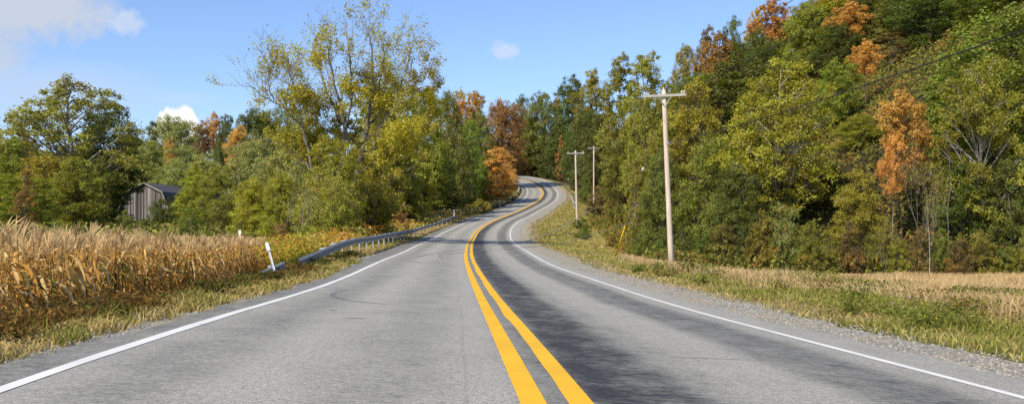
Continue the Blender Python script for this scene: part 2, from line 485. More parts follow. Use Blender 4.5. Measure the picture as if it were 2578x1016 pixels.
sheet('center_line', 0, 0, 2, .009, M['yellow'], edge0=lambda ys: .078 + jag(ys, 55, .03), edge=lambda ys: ys * 0 + .255)


def skid(points, w):
    """rubber marks left on the asphalt, as (lateral, distance) pairs"""
    p = np.array(points, float); t = np.linspace(0, 1, 26)
    k = np.linspace(0, 1, len(p))
    u = np.interp(t, k, p[:, 0]); y = np.interp(t, k, p[:, 1])
    for _ in range(3):
        u[1:-1] = (u[:-2] + 2*u[1:-1] + u[2:]) / 4; y[1:-1] = (y[:-2] + 2*y[1:-1] + y[2:]) / 4
    du, dy = np.gradient(u), np.gradient(y); L = np.hypot(du, dy)
    ww = w * np.sin(np.clip(t * 1.0, .02, .98) * PI) ** .5
    m = MB(); vs = []
    for sg in (-.5, .5):
        uu = u - dy / L * ww * sg; yy = y + du / L * ww * sg
        xc, z, c, th = road(yy)
        vs.append(np.stack([xc + uu / np.cos(th), yy, z - c * uu + .0075], 1))
    v = np.stack(vs, 1).reshape(-1, 3)
    i = np.arange(25)[:, None] * 2
    m.add(v, np.concatenate([i, i + 1, i + 3, i + 2], 1))
    prop(link('skid_mark', m.mesh('skid_mark', SKID, True)), kind='structure')


def skid_material():
    t = NT('skid_rubber')
    p = t.geo()
    c = t.mix(t.ramp(t.noise(9, 4, .8, p), [(.40, 0.0), (.62, 1.0)]), (.26, .255, .245), (.09, .09, .095))
    t.bsdf(c, .9, .2)
    return t.m


SKID = skid_material()
def road_at(px, py):
    """(lateral, distance) of a spot on the near road"""
    y = 1.275 * F / (py - HY)
    for _ in range(6):
        x = (px - CX) / F * y; u = lateral(x, y); xc, z, c, th = road(y)
        y = (CAM_H - (z - c*u)) * F / (py - HY)
    return float(u), float(y)
skid([road_at(*q) for q in ((870, 731), (838, 738), (835, 746), (880, 757), (975, 766))], .10)
skid([road_at(*q) for q in ((930, 696), (1010, 696))], .14)
skid([road_at(*q) for q in ((858, 801), (928, 802))], .05)
skid([road_at(*q) for q in ((826, 781), (850, 781))], .05)
skid([road_at(*q) for q in ((1035, 656), (1060, 661), (1150, 665))], .12)
skid([road_at(*q) for q in ((1040, 650), (1075, 640), (1110, 618), (1150, 596))], .16)
skid([road_at(*q) for q in ((1118, 652), (1090, 640), (1120, 612), (1165, 588))], .14)

# ------------------------------------------------------------------ trees
def unit(v): return v / (np.linalg.norm(v, axis=-1, keepdims=True) + 1e-9)


def crown_proto(seed, H, R, cb, ncl, nleaf, leaf, flat=.7, pale_twigs=True, trunk_r=None, profile=None, up=.55, shell=.5, clr=.30, top=1.0, lobes=0.35):
    r = np.random.default_rng(seed)
    tm, lm = MB(), MB()
    tr = trunk_r or H * .013
    n = 9
    tz = np.linspace(-.25, H * .9, n)
    wx = np.cumsum(r.normal(0, H*.012, n)); wy = np.cumsum(r.normal(0, H*.012, n)); wx -= wx[0]; wy -= wy[0]
    trunk = np.stack([wx, wy, tz], 1)
    tm.tube(trunk, tr * np.linspace(1.15, .12, n) ** .9, 8)
    prof = profile or (lambda t: np.sin(np.clip((t * .93 + .07), 0, 1) ** .75 * PI) ** .6)
    ph = r.uniform(0, 6.28, 4)
    cs = []
    tries = 0
    while len(cs) < ncl and tries < 4000:
        tries += 1
        t = r.uniform(0, 1)
        a = r.uniform(0, 2*PI)
        env = R * prof(np.array(t)) * (1 - lobes/2 + lobes * (.5 + .5*math.sin(2*a + ph[0] + 5*t) * math.cos(3*a + ph[1])))
        rad = env * (r.uniform(.62, .95) if r.random() < .75 else r.uniform(0, .6))
        cr = R * clr * r.uniform(.65, 1.3)
        rad = max(0, rad - cr * .35)
        z = H * (cb + (top - cb) * t) - cr * flat * (.4 + .6 * t)
        c = np.array([rad*math.cos(a), rad*math.sin(a), z])
        if all(np.linalg.norm((c - q[0]) * (1, 1, 1.3)) > .52 * (cr + q[1]) for q in cs) or tries > 2500:
            cs.append((c, cr))
    wts = np.array([q[1]**2 for q in cs]); wts /= wts.sum()
    for (c, cr), w in zip(cs, wts):
        hz = math.hypot(c[0], c[1])
        z0 = np.clip(c[2] - hz * r.uniform(.5, 1.0) - cr*.3, H * cb * .55, H * .82)
        p0 = np.array([np.interp(z0, tz, wx), np.interp(z0, tz, wy), z0])
        mid = p0 * .45 + c * .55 + np.array([0, 0, hz * .1]) + r.normal(0, cr*.14, 3)
        t = np.linspace(0, 1, 5)[:, None]
        path = p0*(1-t)**2 + 2*mid*t*(1-t) + c*t**2
        br = tr * .42 * (1 - .75 * z0 / H) + .02
        tm.tube(path, np.linspace(br, br*.3, 5), 5, cap=False)
        for _ in range(5):
            e = c + unit(r.normal(size=3) + np.array([0, 0, .4])) * cr * r.uniform(.7, 1.05) * np.array([1, 1, flat])
            s = path[r.integers(2, 5)]
            m = (s + e) / 2 + r.normal(0, cr*.1, 3)
            tm.tube([s, m, e], [br*.32, br*.22, br*.08], 3, cap=False)
        k = int(nleaf * w)
        d = unit(r.normal(size=(k, 3)) + np.array([0, 0, .35]))
        # sub-tufts inside each clump
        q = max(5, k // 45)
        sd = unit(r.normal(size=(q, 3)) + np.array([0, 0, .3])); sr = r.uniform(.35, 1.0, q) ** shell
        sc = c + sd * sr[:, None] * cr * np.array([1, 1, flat])
        pick = r.integers(0, q, k)
        p = sc[pick] + r.normal(size=(k, 3)) * cr * np.array([.19, .19, .13])
        out = unit(p - c)
        nrm = out * .5 + r.normal(size=(k, 3)) * .55 + np.array([0, 0, up])
        cg = np.clip(r.normal(.5, .2), 0, 1); tg = np.clip(cg + r.normal(0, .17, q), 0, 1)
        colr = np.stack([r.random(k), tg[pick], r.random(k)], 1)
        lm.leaves(p, nrm, leaf * r.uniform(.65, 1.35, k), leaf * .62 * r.uniform(.65, 1.3, k), colr, r)
    return finish(tm, lm)


def finish(tm, lm):
    """the two meshes with their real height and half width"""
    v = np.concatenate(lm.v if lm.n > 4000 else lm.v + tm.v)
    return tm.mesh('trunk', M['bark'], True), lm.mesh('crown', M['leaf']), float(np.percentile(v[:, 2], 99.6)), float(np.percentile(np.abs(v[:, :2]), 97.5))


def bare_proto(seed, H, R, stems=1, levels=5, leaf=.2, leafp=.15, upward=.25, spread=.6, leaf_bias=None, r0=None, ratio=.72, nper=2.3, fork0=.3, extra=()):
    """recursively forked branches, thinly leaved"""
    r = np.random.default_rng(seed)
    tm, lm = MB(), MB(); tips = []

    def grow(p, d, L, rad, lev):
        n = 4
        pts = [p]; q = p.copy(); dd = d.copy()
        for i in range(n):
            dd = unit(dd + r.normal(0, .16, 3) + np.array([0, 0, upward * .25]))
            q = q + dd * L / n; pts.append(q.copy())
        re = rad * .62 if lev else rad * .15
        tm.tube(pts, np.linspace(rad, re, n + 1), 7 if rad > .06 else 3, cap=False)
        if lev <= 2: tips.extend([pts[2], pts[3], pts[4]])
        if lev == 0: return
        k = int(nper + r.random())
        for j in range(k):
            i = n if j == 0 else r.integers(2, n + 1)
            nd = unit(dd + unit(r.normal(size=3)) * spread * (.55 if j == 0 else 1.15) + np.array([0, 0, upward * .4]))
            grow(pts[i], nd, L * ratio * r.uniform(.75, 1.2), re * (.95 if j == 0 else .7), lev - 1)
    base = H * fork0
    for s in range(stems):
        a = s / stems * 2*PI + r.uniform(0, 1)
        d = unit(np.array([math.cos(a) * .16 * (stems > 1), math.sin(a) * .16 * (stems > 1), 1.0]))
        grow(np.array([d[0], d[1], -.2 / max(stems, 1)]) * (1, 1, 1), d, base, (r0 or H*.016) / stems**.4, levels)
    for (p, d, L, rad, lev) in extra:
        grow(np.array(p, float), unit(np.array(d, float)), L, rad, lev)
    tips = np.array(tips)
    mx = tips.max(0); sc = np.array([R / np.percentile(np.abs(tips[:, :2]), 97)] * 2 + [H / mx[2]])
    for k in range(len(tm.v)): tm.v[k] = tm.v[k] * sc
    tips = tips * sc
    pr = np.full(len(tips), leafp) if leaf_bias is None else leaf_bias(tips, r)
    rep = r.poisson(pr * 10)
    p = np.repeat(tips, rep, axis=0); p = p + r.normal(0, .22, p.shape)
    nrm = r.normal(size=p.shape) + np.array([0, 0, .6])
    g = np.repeat(np.clip(vnoise(tips[:, 0] + tips[:, 1]*.6, tips[:, 2], 1.6, seed) * 1.0, 0, 1), rep)
    lm.leaves(p, nrm, leaf * r.uniform(.6, 1.4, len(p)), leaf*.6 * r.uniform(.6, 1.4, len(p)), np.stack([r.random(len(p)), g, r.random(len(p))], 1), r)
    return finish(tm, lm)


conic = lambda t: np.clip(1.02 - t, 0, 1) ** .7 * np.clip(t * 6 + .4, 0, 1)
wide = lambda t: np.sin(np.clip(t * .9 + .1, 0, 1) ** .9 * PI) ** .45
PROTO = {
    'round': [crown_proto(10 + k, 14, 6.0, .18, 60, 34000, .25, .72, profile=wide) for k in range(3)],
    'loose': [crown_proto(15, 14, 6.0, .30, 58, 15500, .24, .62, trunk_r=.22, profile=lambda t: np.clip(1.0 - t ** 2.4, 0, 1) ** .6 * np.clip(t * 3 + .75, 0, 1), clr=.20, lobes=.3)],
    'perch': [crown_proto(25 + k, 14, 3.6, .52, 34, 13000, .24, .8, trunk_r=.12, profile=wide, lobes=.7) for k in range(3)],
    'dense': [crown_proto(20 + k, 14, 4.8, .06, 58, 30000, .24, .75, profile=wide) for k in range(4)],
    'tall': [crown_proto(30 + k, 16, 4.0, .14, 54, 26000, .24, .75, trunk_r=.17, profile=wide) for k in range(3)],
    'open': [crown_proto(40 + k, 15, 5.4, .10, 74, 36000, .22, .6, trunk_r=.2, clr=.24, shell=.5, lobes=.45, profile=wide) for k in range(3)],
    'cone': [crown_proto(50 + k, 12, 3.2, .04, 44, 21000, .22, .7, profile=conic) for k in range(2)],
    'shrub': [crown_proto(60 + k, 4, 2.4, .0, 28, 9500, .16, .8, trunk_r=.05, clr=.34, profile=wide) for k in range(4)],
    'thin': [crown_proto(70 + k, 10, 2.6, .08, 44, 7600, .19, .7, trunk_r=.1, clr=.3) for k in range(3)],
    'bare': [bare_proto(80 + k, 9, 3.0, 3, 4, .2, .30, .4, .6, r0=.09) for k in range(3)],
    'snag': [bare_proto(90 + k, 10, 2.6, 1, 4, .2, .03, .3, .7, r0=.13, fork0=.4) for k in range(2)],
    'twiggy': [bare_proto(95 + k, 8, 3.2, 3, 5, .2, .14, .35, .7, r0=.08) for k in range(2)],
}
def giant_proto(seed, d0=78.0):
    """the big half-bare tree: surveyed limbs, each feathering out into forked twigs, leaves thin at the top and left"""
    r = np.random.default_rng(seed)
    bx, by = bearing(838, d0); g0 = float(ground(bx, by))
    tm, lm = MB(), MB(); tips = []
    L = lambda px, py, dy: np.array([(px - 838) / F * d0, dy, level(py, d0) - g0])
    limbs = [  # (base radius, tip radius, points (column, row, depth offset))
        (.30, .20, [(838, 640, 0), (842, 560, 0), (852, 460, .2), (862, 380, .3), (868, 325, .4)]),
        (.22, .16, [(846, 640, .3), (868, 540, .5), (892, 440, .8), (912, 360, 1.0), (920, 305, 1.0)]),
        (.17, .10, [(830, 640, -.3), (815, 540, -.5), (795, 440, -.6), (778, 360, -.8), (768, 318, -1.0)]),
        (.13, .03, [(868, 325, .4), (858, 270, .2), (842, 215, 0), (830, 150, -.3), (828, 116, -.5)]),
        (.12, .03, [(868, 325, .4), (848, 285, 1.0), (815, 230, 1.6), (795, 170, 2.0), (790, 118, 2.2)]),
        (.11, .03, [(862, 350, .3), (884, 280, -.6), (896, 220, -1.2), (890, 160, -1.8), (882, 100, -2.0)]),
        (.14, .03, [(920, 305, 1.0), (930, 240, 1.2), (934, 170, 1.3), (930, 95, 1.0), (925, 72, .8)]),
        (.11, .03, [(920, 305, 1.0), (938, 260, .4), (960, 205, -.4), (972, 140, -.8), (965, 108, -1.0)]),
        (.11, .03, [(918, 320, 1.0), (950, 275, 1.8), (990, 225, 2.4), (1015, 165, 2.8), (1022, 105, 3.0)]),
        (.10, .03, [(915, 345, 1.0), (960, 310, .2), (1005, 270, -.6), (1035, 215, -1.2), (1045, 150, -1.5)]),
        (.10, .03, [(905, 385, .9), (950, 360, 2.0), (1000, 325, 2.6), (1050, 285, 3.0), (1078, 240, 3.2)]),
        (.10, .025, [(768, 318, -1.0), (735, 290, -1.2), (705, 262, -1.3), (672, 246, -1.4), (640, 222, -1.4)]),
        (.07, .02, [(735, 290, -1.2), (722, 250, -.6), (735, 205, -.2), (728, 160, 0)]),
        (.06, .02, [(700, 258, -1.3), (690, 225, -1.8), (696, 195, -2.2), (690, 165, -2.4)]),
        (.08, .02, [(780, 370, -.8), (772, 310, -1.8), (768, 250, -2.4), (752, 200, -2.8)]),
        (.08, .02, [(795, 440, -.6), (760, 400, .4), (722, 370, 1.2), (690, 345, 1.6)]),
        (.08, .02, [(852, 460, .2), (815, 400, 1.4), (790, 340, 2.4), (775, 290, 3.0)]),
        (.08, .02, [(892, 440, .8), (940, 410, -.6), (985, 380, -1.6), (1020, 350, -2.2)]),
    ]

    def grow(p, d, ln, rad, lev):
        n = 3; pts = [p]; q = p.copy(); dd = d.copy()
        for i in range(n):
            dd = unit(dd + r.normal(0, .22, 3) + np.array([0, 0, .10])); q = q + dd * ln / n; pts.append(q.copy())
        tm.tube(pts, np.linspace(rad, rad * .5, n + 1), 3 if rad < .04 else 5, cap=False)
        tips.extend(pts[1:])
        if lev == 0: return
        for j in range(int(1.9 + r.random() * 1.2)):
            nd = unit(dd + unit(r.normal(size=3)) * (.45 if j == 0 else .85) + np.array([0, 0, .18]))
            grow(pts[n if j == 0 else r.integers(1, n + 1)], nd, ln * r.uniform(.6, .9), max(rad * .55, .009), lev - 1)
    for k, (ra, rb, pts) in enumerate(limbs):
        P = np.array([L(*q) for q in pts]); t = np.linspace(0, 1, 13); kk = np.linspace(0, 1, len(P))
        Q = np.stack([np.interp(t, kk, P[:, a]) for a in range(3)], 1)
        for _ in range(2): Q[1:-1] = (Q[:-2] + 2*Q[1:-1] + Q[2:]) / 4
        Q[1:-1] += r.normal(0, .05, Q[1:-1].shape)
        R_ = np.linspace(ra, rb, 13)
        tm.tube(Q, R_, 8 if ra > .12 else 5, cap=False)
        if k < 3: continue
        dirs = np.gradient(Q, axis=0)
        for i in range(3, 13):
            for _ in range(2 if i < 12 else 3):
                d = unit(unit(dirs[i]) * .55 + unit(r.normal(size=3)) * .75 + np.array([0, 0, .15]))
                grow(Q[i], d, r.uniform(.7, 1.35), max(R_[i] * .4, .014), 3)
    tips = np.array(tips)
    px = 838 + tips[:, 0] * F / d0; py = HY - (tips[:, 2] + g0 - CAM_H) * F / d0
    fullness = np.clip(.10 + .55 * sstep(60, 330, py) + .25 * sstep(900, 1060, px) * sstep(120, 220, py), .15, 1)
    fullness = fullness * np.where(px < 745, .35, 1) * (.25 + 1.3 * sstep(.35, .7, vnoise(px, py, 42, 3)))
    rep = r.poisson(np.clip(fullness, 0, 1.4) * 11)
    p = np.repeat(tips, rep, axis=0); p = p + r.normal(0, .16, p.shape)
    g = np.repeat(np.clip(vnoise(px, py, 50, 8), 0, 1), rep)
    lm.leaves(p, r.normal(size=p.shape) + np.array([-.2, -.3, .7]), .165 * r.uniform(.6, 1.4, len(p)), .105 * r.uniform(.6, 1.4, len(p)), np.stack([r.random(len(p)), g, r.random(len(p))], 1), r)
    return finish(tm, lm)


PROTO['giant'] = [giant_proto(5)]
C_OLIVE = (.335, .335, .034); C_GREEN = (.235, .262, .034); C_DARK = (.145, .172, .026); C_YG = (.42, .39, .038)
C_GG = (.38, .38, .105); C_ORANGE = (.64, .37, .085); C_RUST = (.33, .205, .06); C_GOLD = (.64, .40, .07); C_BROWN = (.29, .205, .06); C_MID = (.30, .305, .038)
BARK = (.15, .125, .10); PALE = (.32, .295, .25); GREY = (.27, .25, .22)
NTREE = [0]
PLACED = []


def plant(label, x, y, H, W, kind, col, aut=0.0, bark=BARK, group=None, name=None, cat=None, rz=None, jitter=.12):
    tm, lm, H0, R0 = PROTO[kind][NTREE[0] % len(PROTO[kind])] if kind != 'giant' else PROTO[kind][0]
    NTREE[0] += 1
    g = float(ground(x, y))
    o = empty(name or 'deciduous_tree', (x, y, g - .05), random.uniform(0, 6.28) if rz is None else rz)
    o.scale = (W / 2 / R0, W / 2 / R0, H / H0)
    prop(o, label, cat or ('shrub' if kind == 'shrub' else 'tree'), group)
    t = link('trunk', tm, o); t.color = (*bark, 1)
    c = link('crown', lm, o)
    j = [1 + random.uniform(-jitter, jitter) for _ in range(3)]
    c.color = (col[0]*j[0], col[1]*j[1], col[2]*j[2], aut * .62)
    return o


def tree(label, px, top, width, dist, kind, col, aut=0.0, bark=BARK, group=None, name=None, cat=None, rz=None):
    PLACED.append((px, top, width, dist))
    best = None
    for k in np.arange(0, 90, 2.0):               # keep crowns clear of the carriageway: nearest spot along the same bearing
        for d in (dist + k, dist - k):
            if d < 40: continue
            x, y = bearing(px, d); u = float(lateral(x, y)); wd = width / F * d
            need = 6.6 + .2 * wd if 1190 < px < 1335 else (7.5 if d < 110 else 10.5) + (.42 if d < 190 else .32) * wd * (.4 if kind == 'shrub' else 1) if px < 1335 else 8.0 + .4 * wd if kind == 'shrub' or d < 90 else 14.0 + .45 * wd
            if abs(u) > need: best = d; break
        if best: break
    dist = best or dist
    x, y = bearing(px, dist)
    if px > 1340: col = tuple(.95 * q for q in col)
    H = min(max(level(top, dist) - float(ground(x, y)), 1.0), 34)
    return plant(label, x, y, H, width / F * dist, kind, col, aut, bark, group, name, cat, rz)

#TREES-BEGIN
# --- left of the road, beyond the cornfield
tree('big round-crowned olive tree standing alone above the woods behind the cornfield', 182, 200, 335, 128, 'loose', (.36, .36, .06), .05, PALE, rz=1.0)
tree('dark green tree close against the right side of the big round-crowned tree', 262, 262, 170, 136, 'dense', C_DARK, .05)
tree('yellowish olive tree at the left picture edge below the round-crowned tree', 28, 352, 170, 118, 'dense', C_MID, .12)
tree('small rusty-topped tree showing between the round-crowned tree and the left edge', 62, 325, 80, 150, 'perch', C_RUST, .3)
tree('orange-tipped tree cut by the left picture edge on the far ridge', -5, 338, 70, 190, 'perch', C_ORANGE, .3)
tree('leafy olive tree directly below the round-crowned tree, behind the corn', 128, 392, 190, 112, 'dense', C_OLIVE, .08)
tree('bushy green tree left of the old barn, leaning over the corn', 188, 400, 130, 108, 'dense', C_OLIVE, .06)
tree('low spreading olive tree at the far left just above the corn tassels', 40, 440, 180, 98, 'dense', C_OLIVE, .12)
tree('dark green tree touching the left corner of the old barn roof', 252, 395, 60, 122, 'dense', C_GREEN, .04)
tree('reddish brown shrub among the green trees at the far left', 66, 418, 60, 94, 'thin', C_RUST, .3)
tree('narrow dark pointed tree on the ridge just left of the white cloud', 382, 308, 46, 232, 'cone', C_DARK)
tree('grey-green round tree on the ridge in front of the white cloud', 436, 296, 120, 240, 'round', C_GG, .03)
tree('tall olive tree on the ridge between the round-crowned tree and the pointed tree', 335, 322, 90, 205, 'dense', C_MID, .08)
tree('dull green tree on the slope above the barn ridge', 372, 355, 110, 190, 'dense', C_GG, .05)
tree('tiny orange-red tree half buried in green on the slope above the barn', 429, 346, 34, 186, 'perch', C_ORANGE)
tree('rust-red tree on the left ridge between two green crowns', 505, 306, 56, 250, 'perch', C_RUST, .35)
tree('golden orange tree topping the left ridge', 539, 284, 50, 275, 'perch', C_ORANGE, .4)
tree('dark green tree on the ridge between the golden one and the bright orange one', 568, 292, 56, 262, 'dense', C_DARK)
tree('bright orange forked tree on the left slope below the ridge', 597, 316, 70, 225, 'perch', C_ORANGE, .2)
tree('small rust-red tree low on the slope under the rust-red ridge tree', 494, 356, 34, 205, 'perch', C_RUST, .35)
tree('dark green domed tree on the ridge left of the half-bare giant', 648, 276, 115, 262, 'round', C_DARK, .02)
tree('second dark green dome on the ridge, half behind the bare left limb of the giant', 712, 266, 120, 270, 'round', C_GREEN, .05)
tree('pale olive tree on the slope right of the barn', 468, 372, 130, 165, 'dense', C_GG, .05)
tree('soft grey-green tree above and right of the barn roof', 515, 398, 120, 140, 'dense', C_GG, .05)
tree('yellow-green tree leaning against the right side of the barn', 492, 425, 90, 124, 'dense', C_YG, .15)
tree('yellow-green tree right of the barn, behind the corn', 545, 420, 110, 104, 'open', C_OLIVE, .12, GREY)
tree('grey-green willow-like tree with thin pale stems right of the barn', 585, 398, 100, 112, 'thin', C_GG, .0, PALE)
tree('pale grey-olive tree between the willow-like tree and the giant', 640, 345, 150, 135, 'round', C_GG, .06)
tree('bright yellow-green tree over the right end of the corn', 636, 452, 115, 86, 'dense', C_YG, .15)
tree('grey-olive tree close behind the giant on its left', 725, 330, 150, 112, 'dense', C_GG, .10)
tree('dark bush growing in front of the barn gable', 398, 500, 84, 112, 'shrub', C_DARK, .0)
tree('low green bush at the left foot of the barn', 320, 528, 60, 92, 'shrub', C_GREEN)
tree('pale vine-covered sapling on the right corner of the barn gable', 437, 490, 34, 138, 'thin', C_GG, .1, PALE)
tree('low dark bush right of the barn behind the tassels', 478, 522, 70, 86, 'shrub', C_GREEN, .05)

# --- the giant and its thicket
bx, by = bearing(838, 78)
plant('giant half-bare tree with grey forked limbs and thinning yellow leaves', bx, by, PROTO['giant'][0][2], PROTO['giant'][0][3] * 2, 'giant', C_YG, .22, (.20, .18, .15), rz=0.0)
tree('tall yellowing tree right behind the giant, thin at the top', 945, 190, 190, 86, 'thin', C_OLIVE, .2, (.2, .18, .15))
tree('full olive tree under the right half of the giant', 985, 195, 190, 90, 'open', C_OLIVE, .20, GREY)
tree('olive tree whose crown slopes down right of the giant', 1058, 232, 150, 100, 'dense', C_OLIVE, .15)
tree('sparse orange-flecked tree in the middle of the giant', 862, 268, 150, 82, 'thin', C_OLIVE, .62, GREY)
tree('sparse yellow tree under the left limb of the giant', 770, 285, 140, 84, 'thin', C_GG, .35, GREY)
tree('grey twiggy sapling clump in front of the giant, behind the guardrail', 842, 395, 150, 70, 'twiggy', C_OLIVE, .35, GREY)
tree('bare pale sapling with straight stems left of the twiggy clump', 768, 420, 110, 69, 'bare', C_GG, .3, GREY)
tree('bare sapling clump right of the twiggy clump, over the guardrail', 905, 420, 120, 70, 'bare', C_OLIVE, .3, PALE)
tree('leafy yellowish tree close in front of the giant trunks', 832, 345, 150, 74, 'dense', C_OLIVE, .30, GREY)
tree('thick olive tree hiding the foot of the giant on the right', 915, 350, 140, 76, 'dense', C_OLIVE, .25)
tree('thick grey-olive tree hiding the foot of the giant on the left', 790, 370, 150, 94, 'dense', C_GG, .15)
tree('olive shrub between the giant trunks and the guardrail', 860, 500, 110, 70, 'shrub', C_OLIVE, .3, name='shrub')
tree('leafy olive sapling left of the giant trunk', 715, 440, 120, 78, 'dense', C_OLIVE, .15)
tree('shady olive tree low behind the guardrail bend', 985, 400, 150, 80, 'dense', C_MID, .12)
tree('dark green tree over the middle of the guardrail', 1060, 385, 140, 92, 'dense', C_GREEN, .10)
tree('small olive tree low between the giant and the guardrail', 925, 455, 110, 82, 'dense', C_OLIVE, .2)
tree('pale grey-green tree with white dead branches above the guardrail end', 1130, 330, 130, 140, 'open', C_GG, .05, PALE)
tree('white leafless snag leaning in the pale grey-green tree', 1105, 375, 80, 128, 'snag', C_GG, .0, (.6, .58, .52), name='dead_tree')
tree('dark shrubby tree behind the far end of the long guardrail', 1105, 440, 110, 118, 'dense', C_DARK, .05)
tree('dark low tree left of the orange maple', 1185, 400, 90, 165, 'dense', C_GREEN, .06)
tree('olive tree on the skyline right of the giant', 1130, 236, 90, 175, 'dense', C_GREEN, .08)
tree('dark green tree standing left of the tall rust-red tree', 1205, 285, 90, 215, 'dense', C_GREEN, .04)
tree('mid-green tree between the skyline and the pale grey-green tree', 1175, 305, 90, 190, 'dense', C_MID, .08)
tree('yellow-orange tree on the central skyline', 1160, 232, 52, 300, 'perch', C_GOLD, .4)
tree('orange-topped tree on the central skyline, right of the yellow-orange one', 1197, 231, 52, 305, 'perch', C_GOLD, .6)
tree('small orange tip showing above the tall rust-red tree', 1262, 252, 36, 330, 'perch', C_ORANGE)
tree('bright orange maple at the roadside before the far bend', 1250, 372, 98, 198, 'dense', (.72, .50, .13), .0)
tree('tall rust-red tree standing behind the orange maple', 1269, 256, 108, 262, 'round', C_RUST, .12)
tree('dull orange tree squeezed between the rust-red tree and the road', 1300, 385, 60, 275, 'dense', C_RUST, .55)
tree('yellow-green bush at the foot of the orange maple, left side', 1205, 500, 62, 172, 'shrub', C_YG, .4)
tree('dark bush under the orange maple beside the far guardrail', 1275, 484, 40, 206, 'shrub', C_DARK, .0)

# --- the gap where the road goes out of sight
tree('dark green tree on the skyline above the vanishing road', 1312, 244, 60, 345, 'dense', C_DARK, .03)
tree('broad dark green tree above the vanishing road', 1362, 236, 100, 335, 'round', C_GREEN, .02)
tree('olive green tree low over the vanishing road', 1345, 300, 90, 325, 'dense', C_GREEN, .05)
tree('shadowy tree right beside the vanishing road', 1352, 352, 90, 312, 'dense', C_DARK, .03)
tree('brown-orange shrub at the very end of the visible road', 1318, 410, 50, 325, 'shrub', C_RUST, .5)
tree('thin orange tree on the skyline left of the dark roadside oak', 1403, 246, 24, 350, 'perch', C_ORANGE)
tree('dark roadside oak whose crown overhangs the far bend', 1440, 196, 105, 290, 'dense', C_DARK, .03)
tree('deep green tree under the overhang of the dark roadside oak', 1415, 300, 80, 292, 'dense', C_DARK, .02)
tree('deep green tree on the outside of the far bend', 1392, 345, 70, 296, 'dense', C_DARK, .04)
tree('narrow orange tree hanging down the dark trunks behind the second pole', 1411, 342, 26, 246, 'thin', C_ORANGE, .1)
tree('green tree directly behind the second utility pole', 1462, 300, 90, 290, 'dense', C_DARK, .04)
tree('olive tree on the skyline right of the dark roadside oak', 1490, 178, 100, 285, 'tall', C_OLIVE, .10)
bx, by = bearing(1512, 232)
plant('deep green tree filling the gap directly behind the third pole', bx, by, 19, 9, 'dense', C_DARK, .03)
bx, by = bearing(1470, 262)
plant('dark green tree seen between the tops of the second and third poles', bx, by, 21, 10, 'dense', C_DARK, .03)
tree('green bush between the second and third poles', 1474, 440, 44, 225, 'shrub', C_GREEN, .15)
tree('russet shrub at the foot of the third pole', 1512, 468, 76, 178, 'shrub', C_BROWN, .35)
tree('brown-leaved shrub on the bank right of the second pole', 1548, 498, 60, 160, 'shrub', C_BROWN, .2)

# --- the wood on the right
tree('tall yellow-olive tree with a white dead branch, left end of the right wood', 1562, 142, 120, 200, 'tall', C_OLIVE, .18, PALE)
tree('tall yellow-green tree on the skyline above the tall pole', 1632, 136, 130, 168, 'tall', C_YG, .20, GREY)
tree('olive tree in front of the left end of the right wood', 1632, 250, 120, 118, 'dense', C_OLIVE, .12)
tree('green tree with dark hollows right of the third pole', 1562, 350, 90, 152, 'dense', C_GREEN, .06)
tree('yellow-green tree behind the guy wire of the tall pole', 1650, 330, 110, 100, 'tall', C_OLIVE, .12, GREY)
tree('grey-trunked tree wrapped in green behind the yellow guy sleeve', 1600, 400, 50, 100, 'thin', C_OLIVE, .15, PALE)
tree('orange-tinted tree on the skyline right of the tall pole top', 1722, 118, 84, 195, 'dense', C_OLIVE, .62)
tree('large yellow-green tree just right of the tall pole top', 1748, 205, 150, 108, 'dense', C_OLIVE, .16)
tree('rust-orange tree high above the tall pole', 1812, 84, 110, 160, 'perch', C_RUST, .75)
tree('brown-topped tree beside the rust-orange one on the skyline', 1782, 70, 76, 205, 'tall', C_BROWN, .35)
tree('rounded dark green oak high on the hill left of the light yellow-green tree', 1908, 82, 150, 158, 'round', C_DARK, .02)
tree('dark green tree on the skyline between the brown-topped and gold trees', 1846, 48, 64, 200, 'dense', C_GREEN, .05)
tree('large light yellow-green tree with a pale trunk, middle of the right wood', 1965, 158, 250, 80, 'open', (.37, .365, .037), .16, PALE, rz=2.0)
tree('gold-orange tree at the top of the hill', 1945, -8, 92, 205, 'perch', C_GOLD, .85)
tree('second gold-orange tree at the hilltop, left one cut by sky', 1905, 24, 60, 208, 'perch', C_GOLD, .45)
tree('broad green tree on the hilltop right of the gold-orange pair', 2040, 10, 130, 186, 'round', C_MID, .05)
tree('orange-crowned tree on the hilltop touching the picture top', 2140, 0, 96, 168, 'perch', C_ORANGE, .3)
tree('dark green tree below the hilltop orange crown', 2105, 62, 110, 160, 'dense', C_DARK, .12)
tree('grey-green tree right of the hilltop orange crown', 2218, 30, 90, 168, 'dense', C_GG, .10)
tree('narrow flame-orange tree in the middle of the right hillside', 2180, 98, 76, 112, 'perch', C_ORANGE, .3)
tree('brown thin-leaved tree right of the flame-orange tree', 2252, 70, 100, 132, 'thin', C_BROWN, .15, GREY)
tree('green tree between the flame-orange and light yellow-green trees', 2108, 150, 110, 112, 'dense', C_OLIVE, .20)
tree('tall dark green tree at the top right against the sky', 2345, -40, 180, 130, 'dense', C_DARK, .03)
tree('dark green tree in the upper right corner', 2500, -70, 190, 118, 'dense', C_GREEN, .05)
tree('russet-tipped tree at the right picture edge, top corner', 2578, -20, 60, 150, 'tall', C_RUST, .3)
tree('large yellow-green tree with pale forked trunks at the right edge', 2475, 150, 230, 76, 'open', C_OLIVE, .10, PALE, rz=.5)
tree('yellow-green tree with an orange top left of the forked pale trunks', 2395, 168, 150, 88, 'open', C_OLIVE, .25, PALE)
tree('slanting bright orange tree in the lower right wood', 2272, 228, 112, 78, 'perch', C_ORANGE, .35)
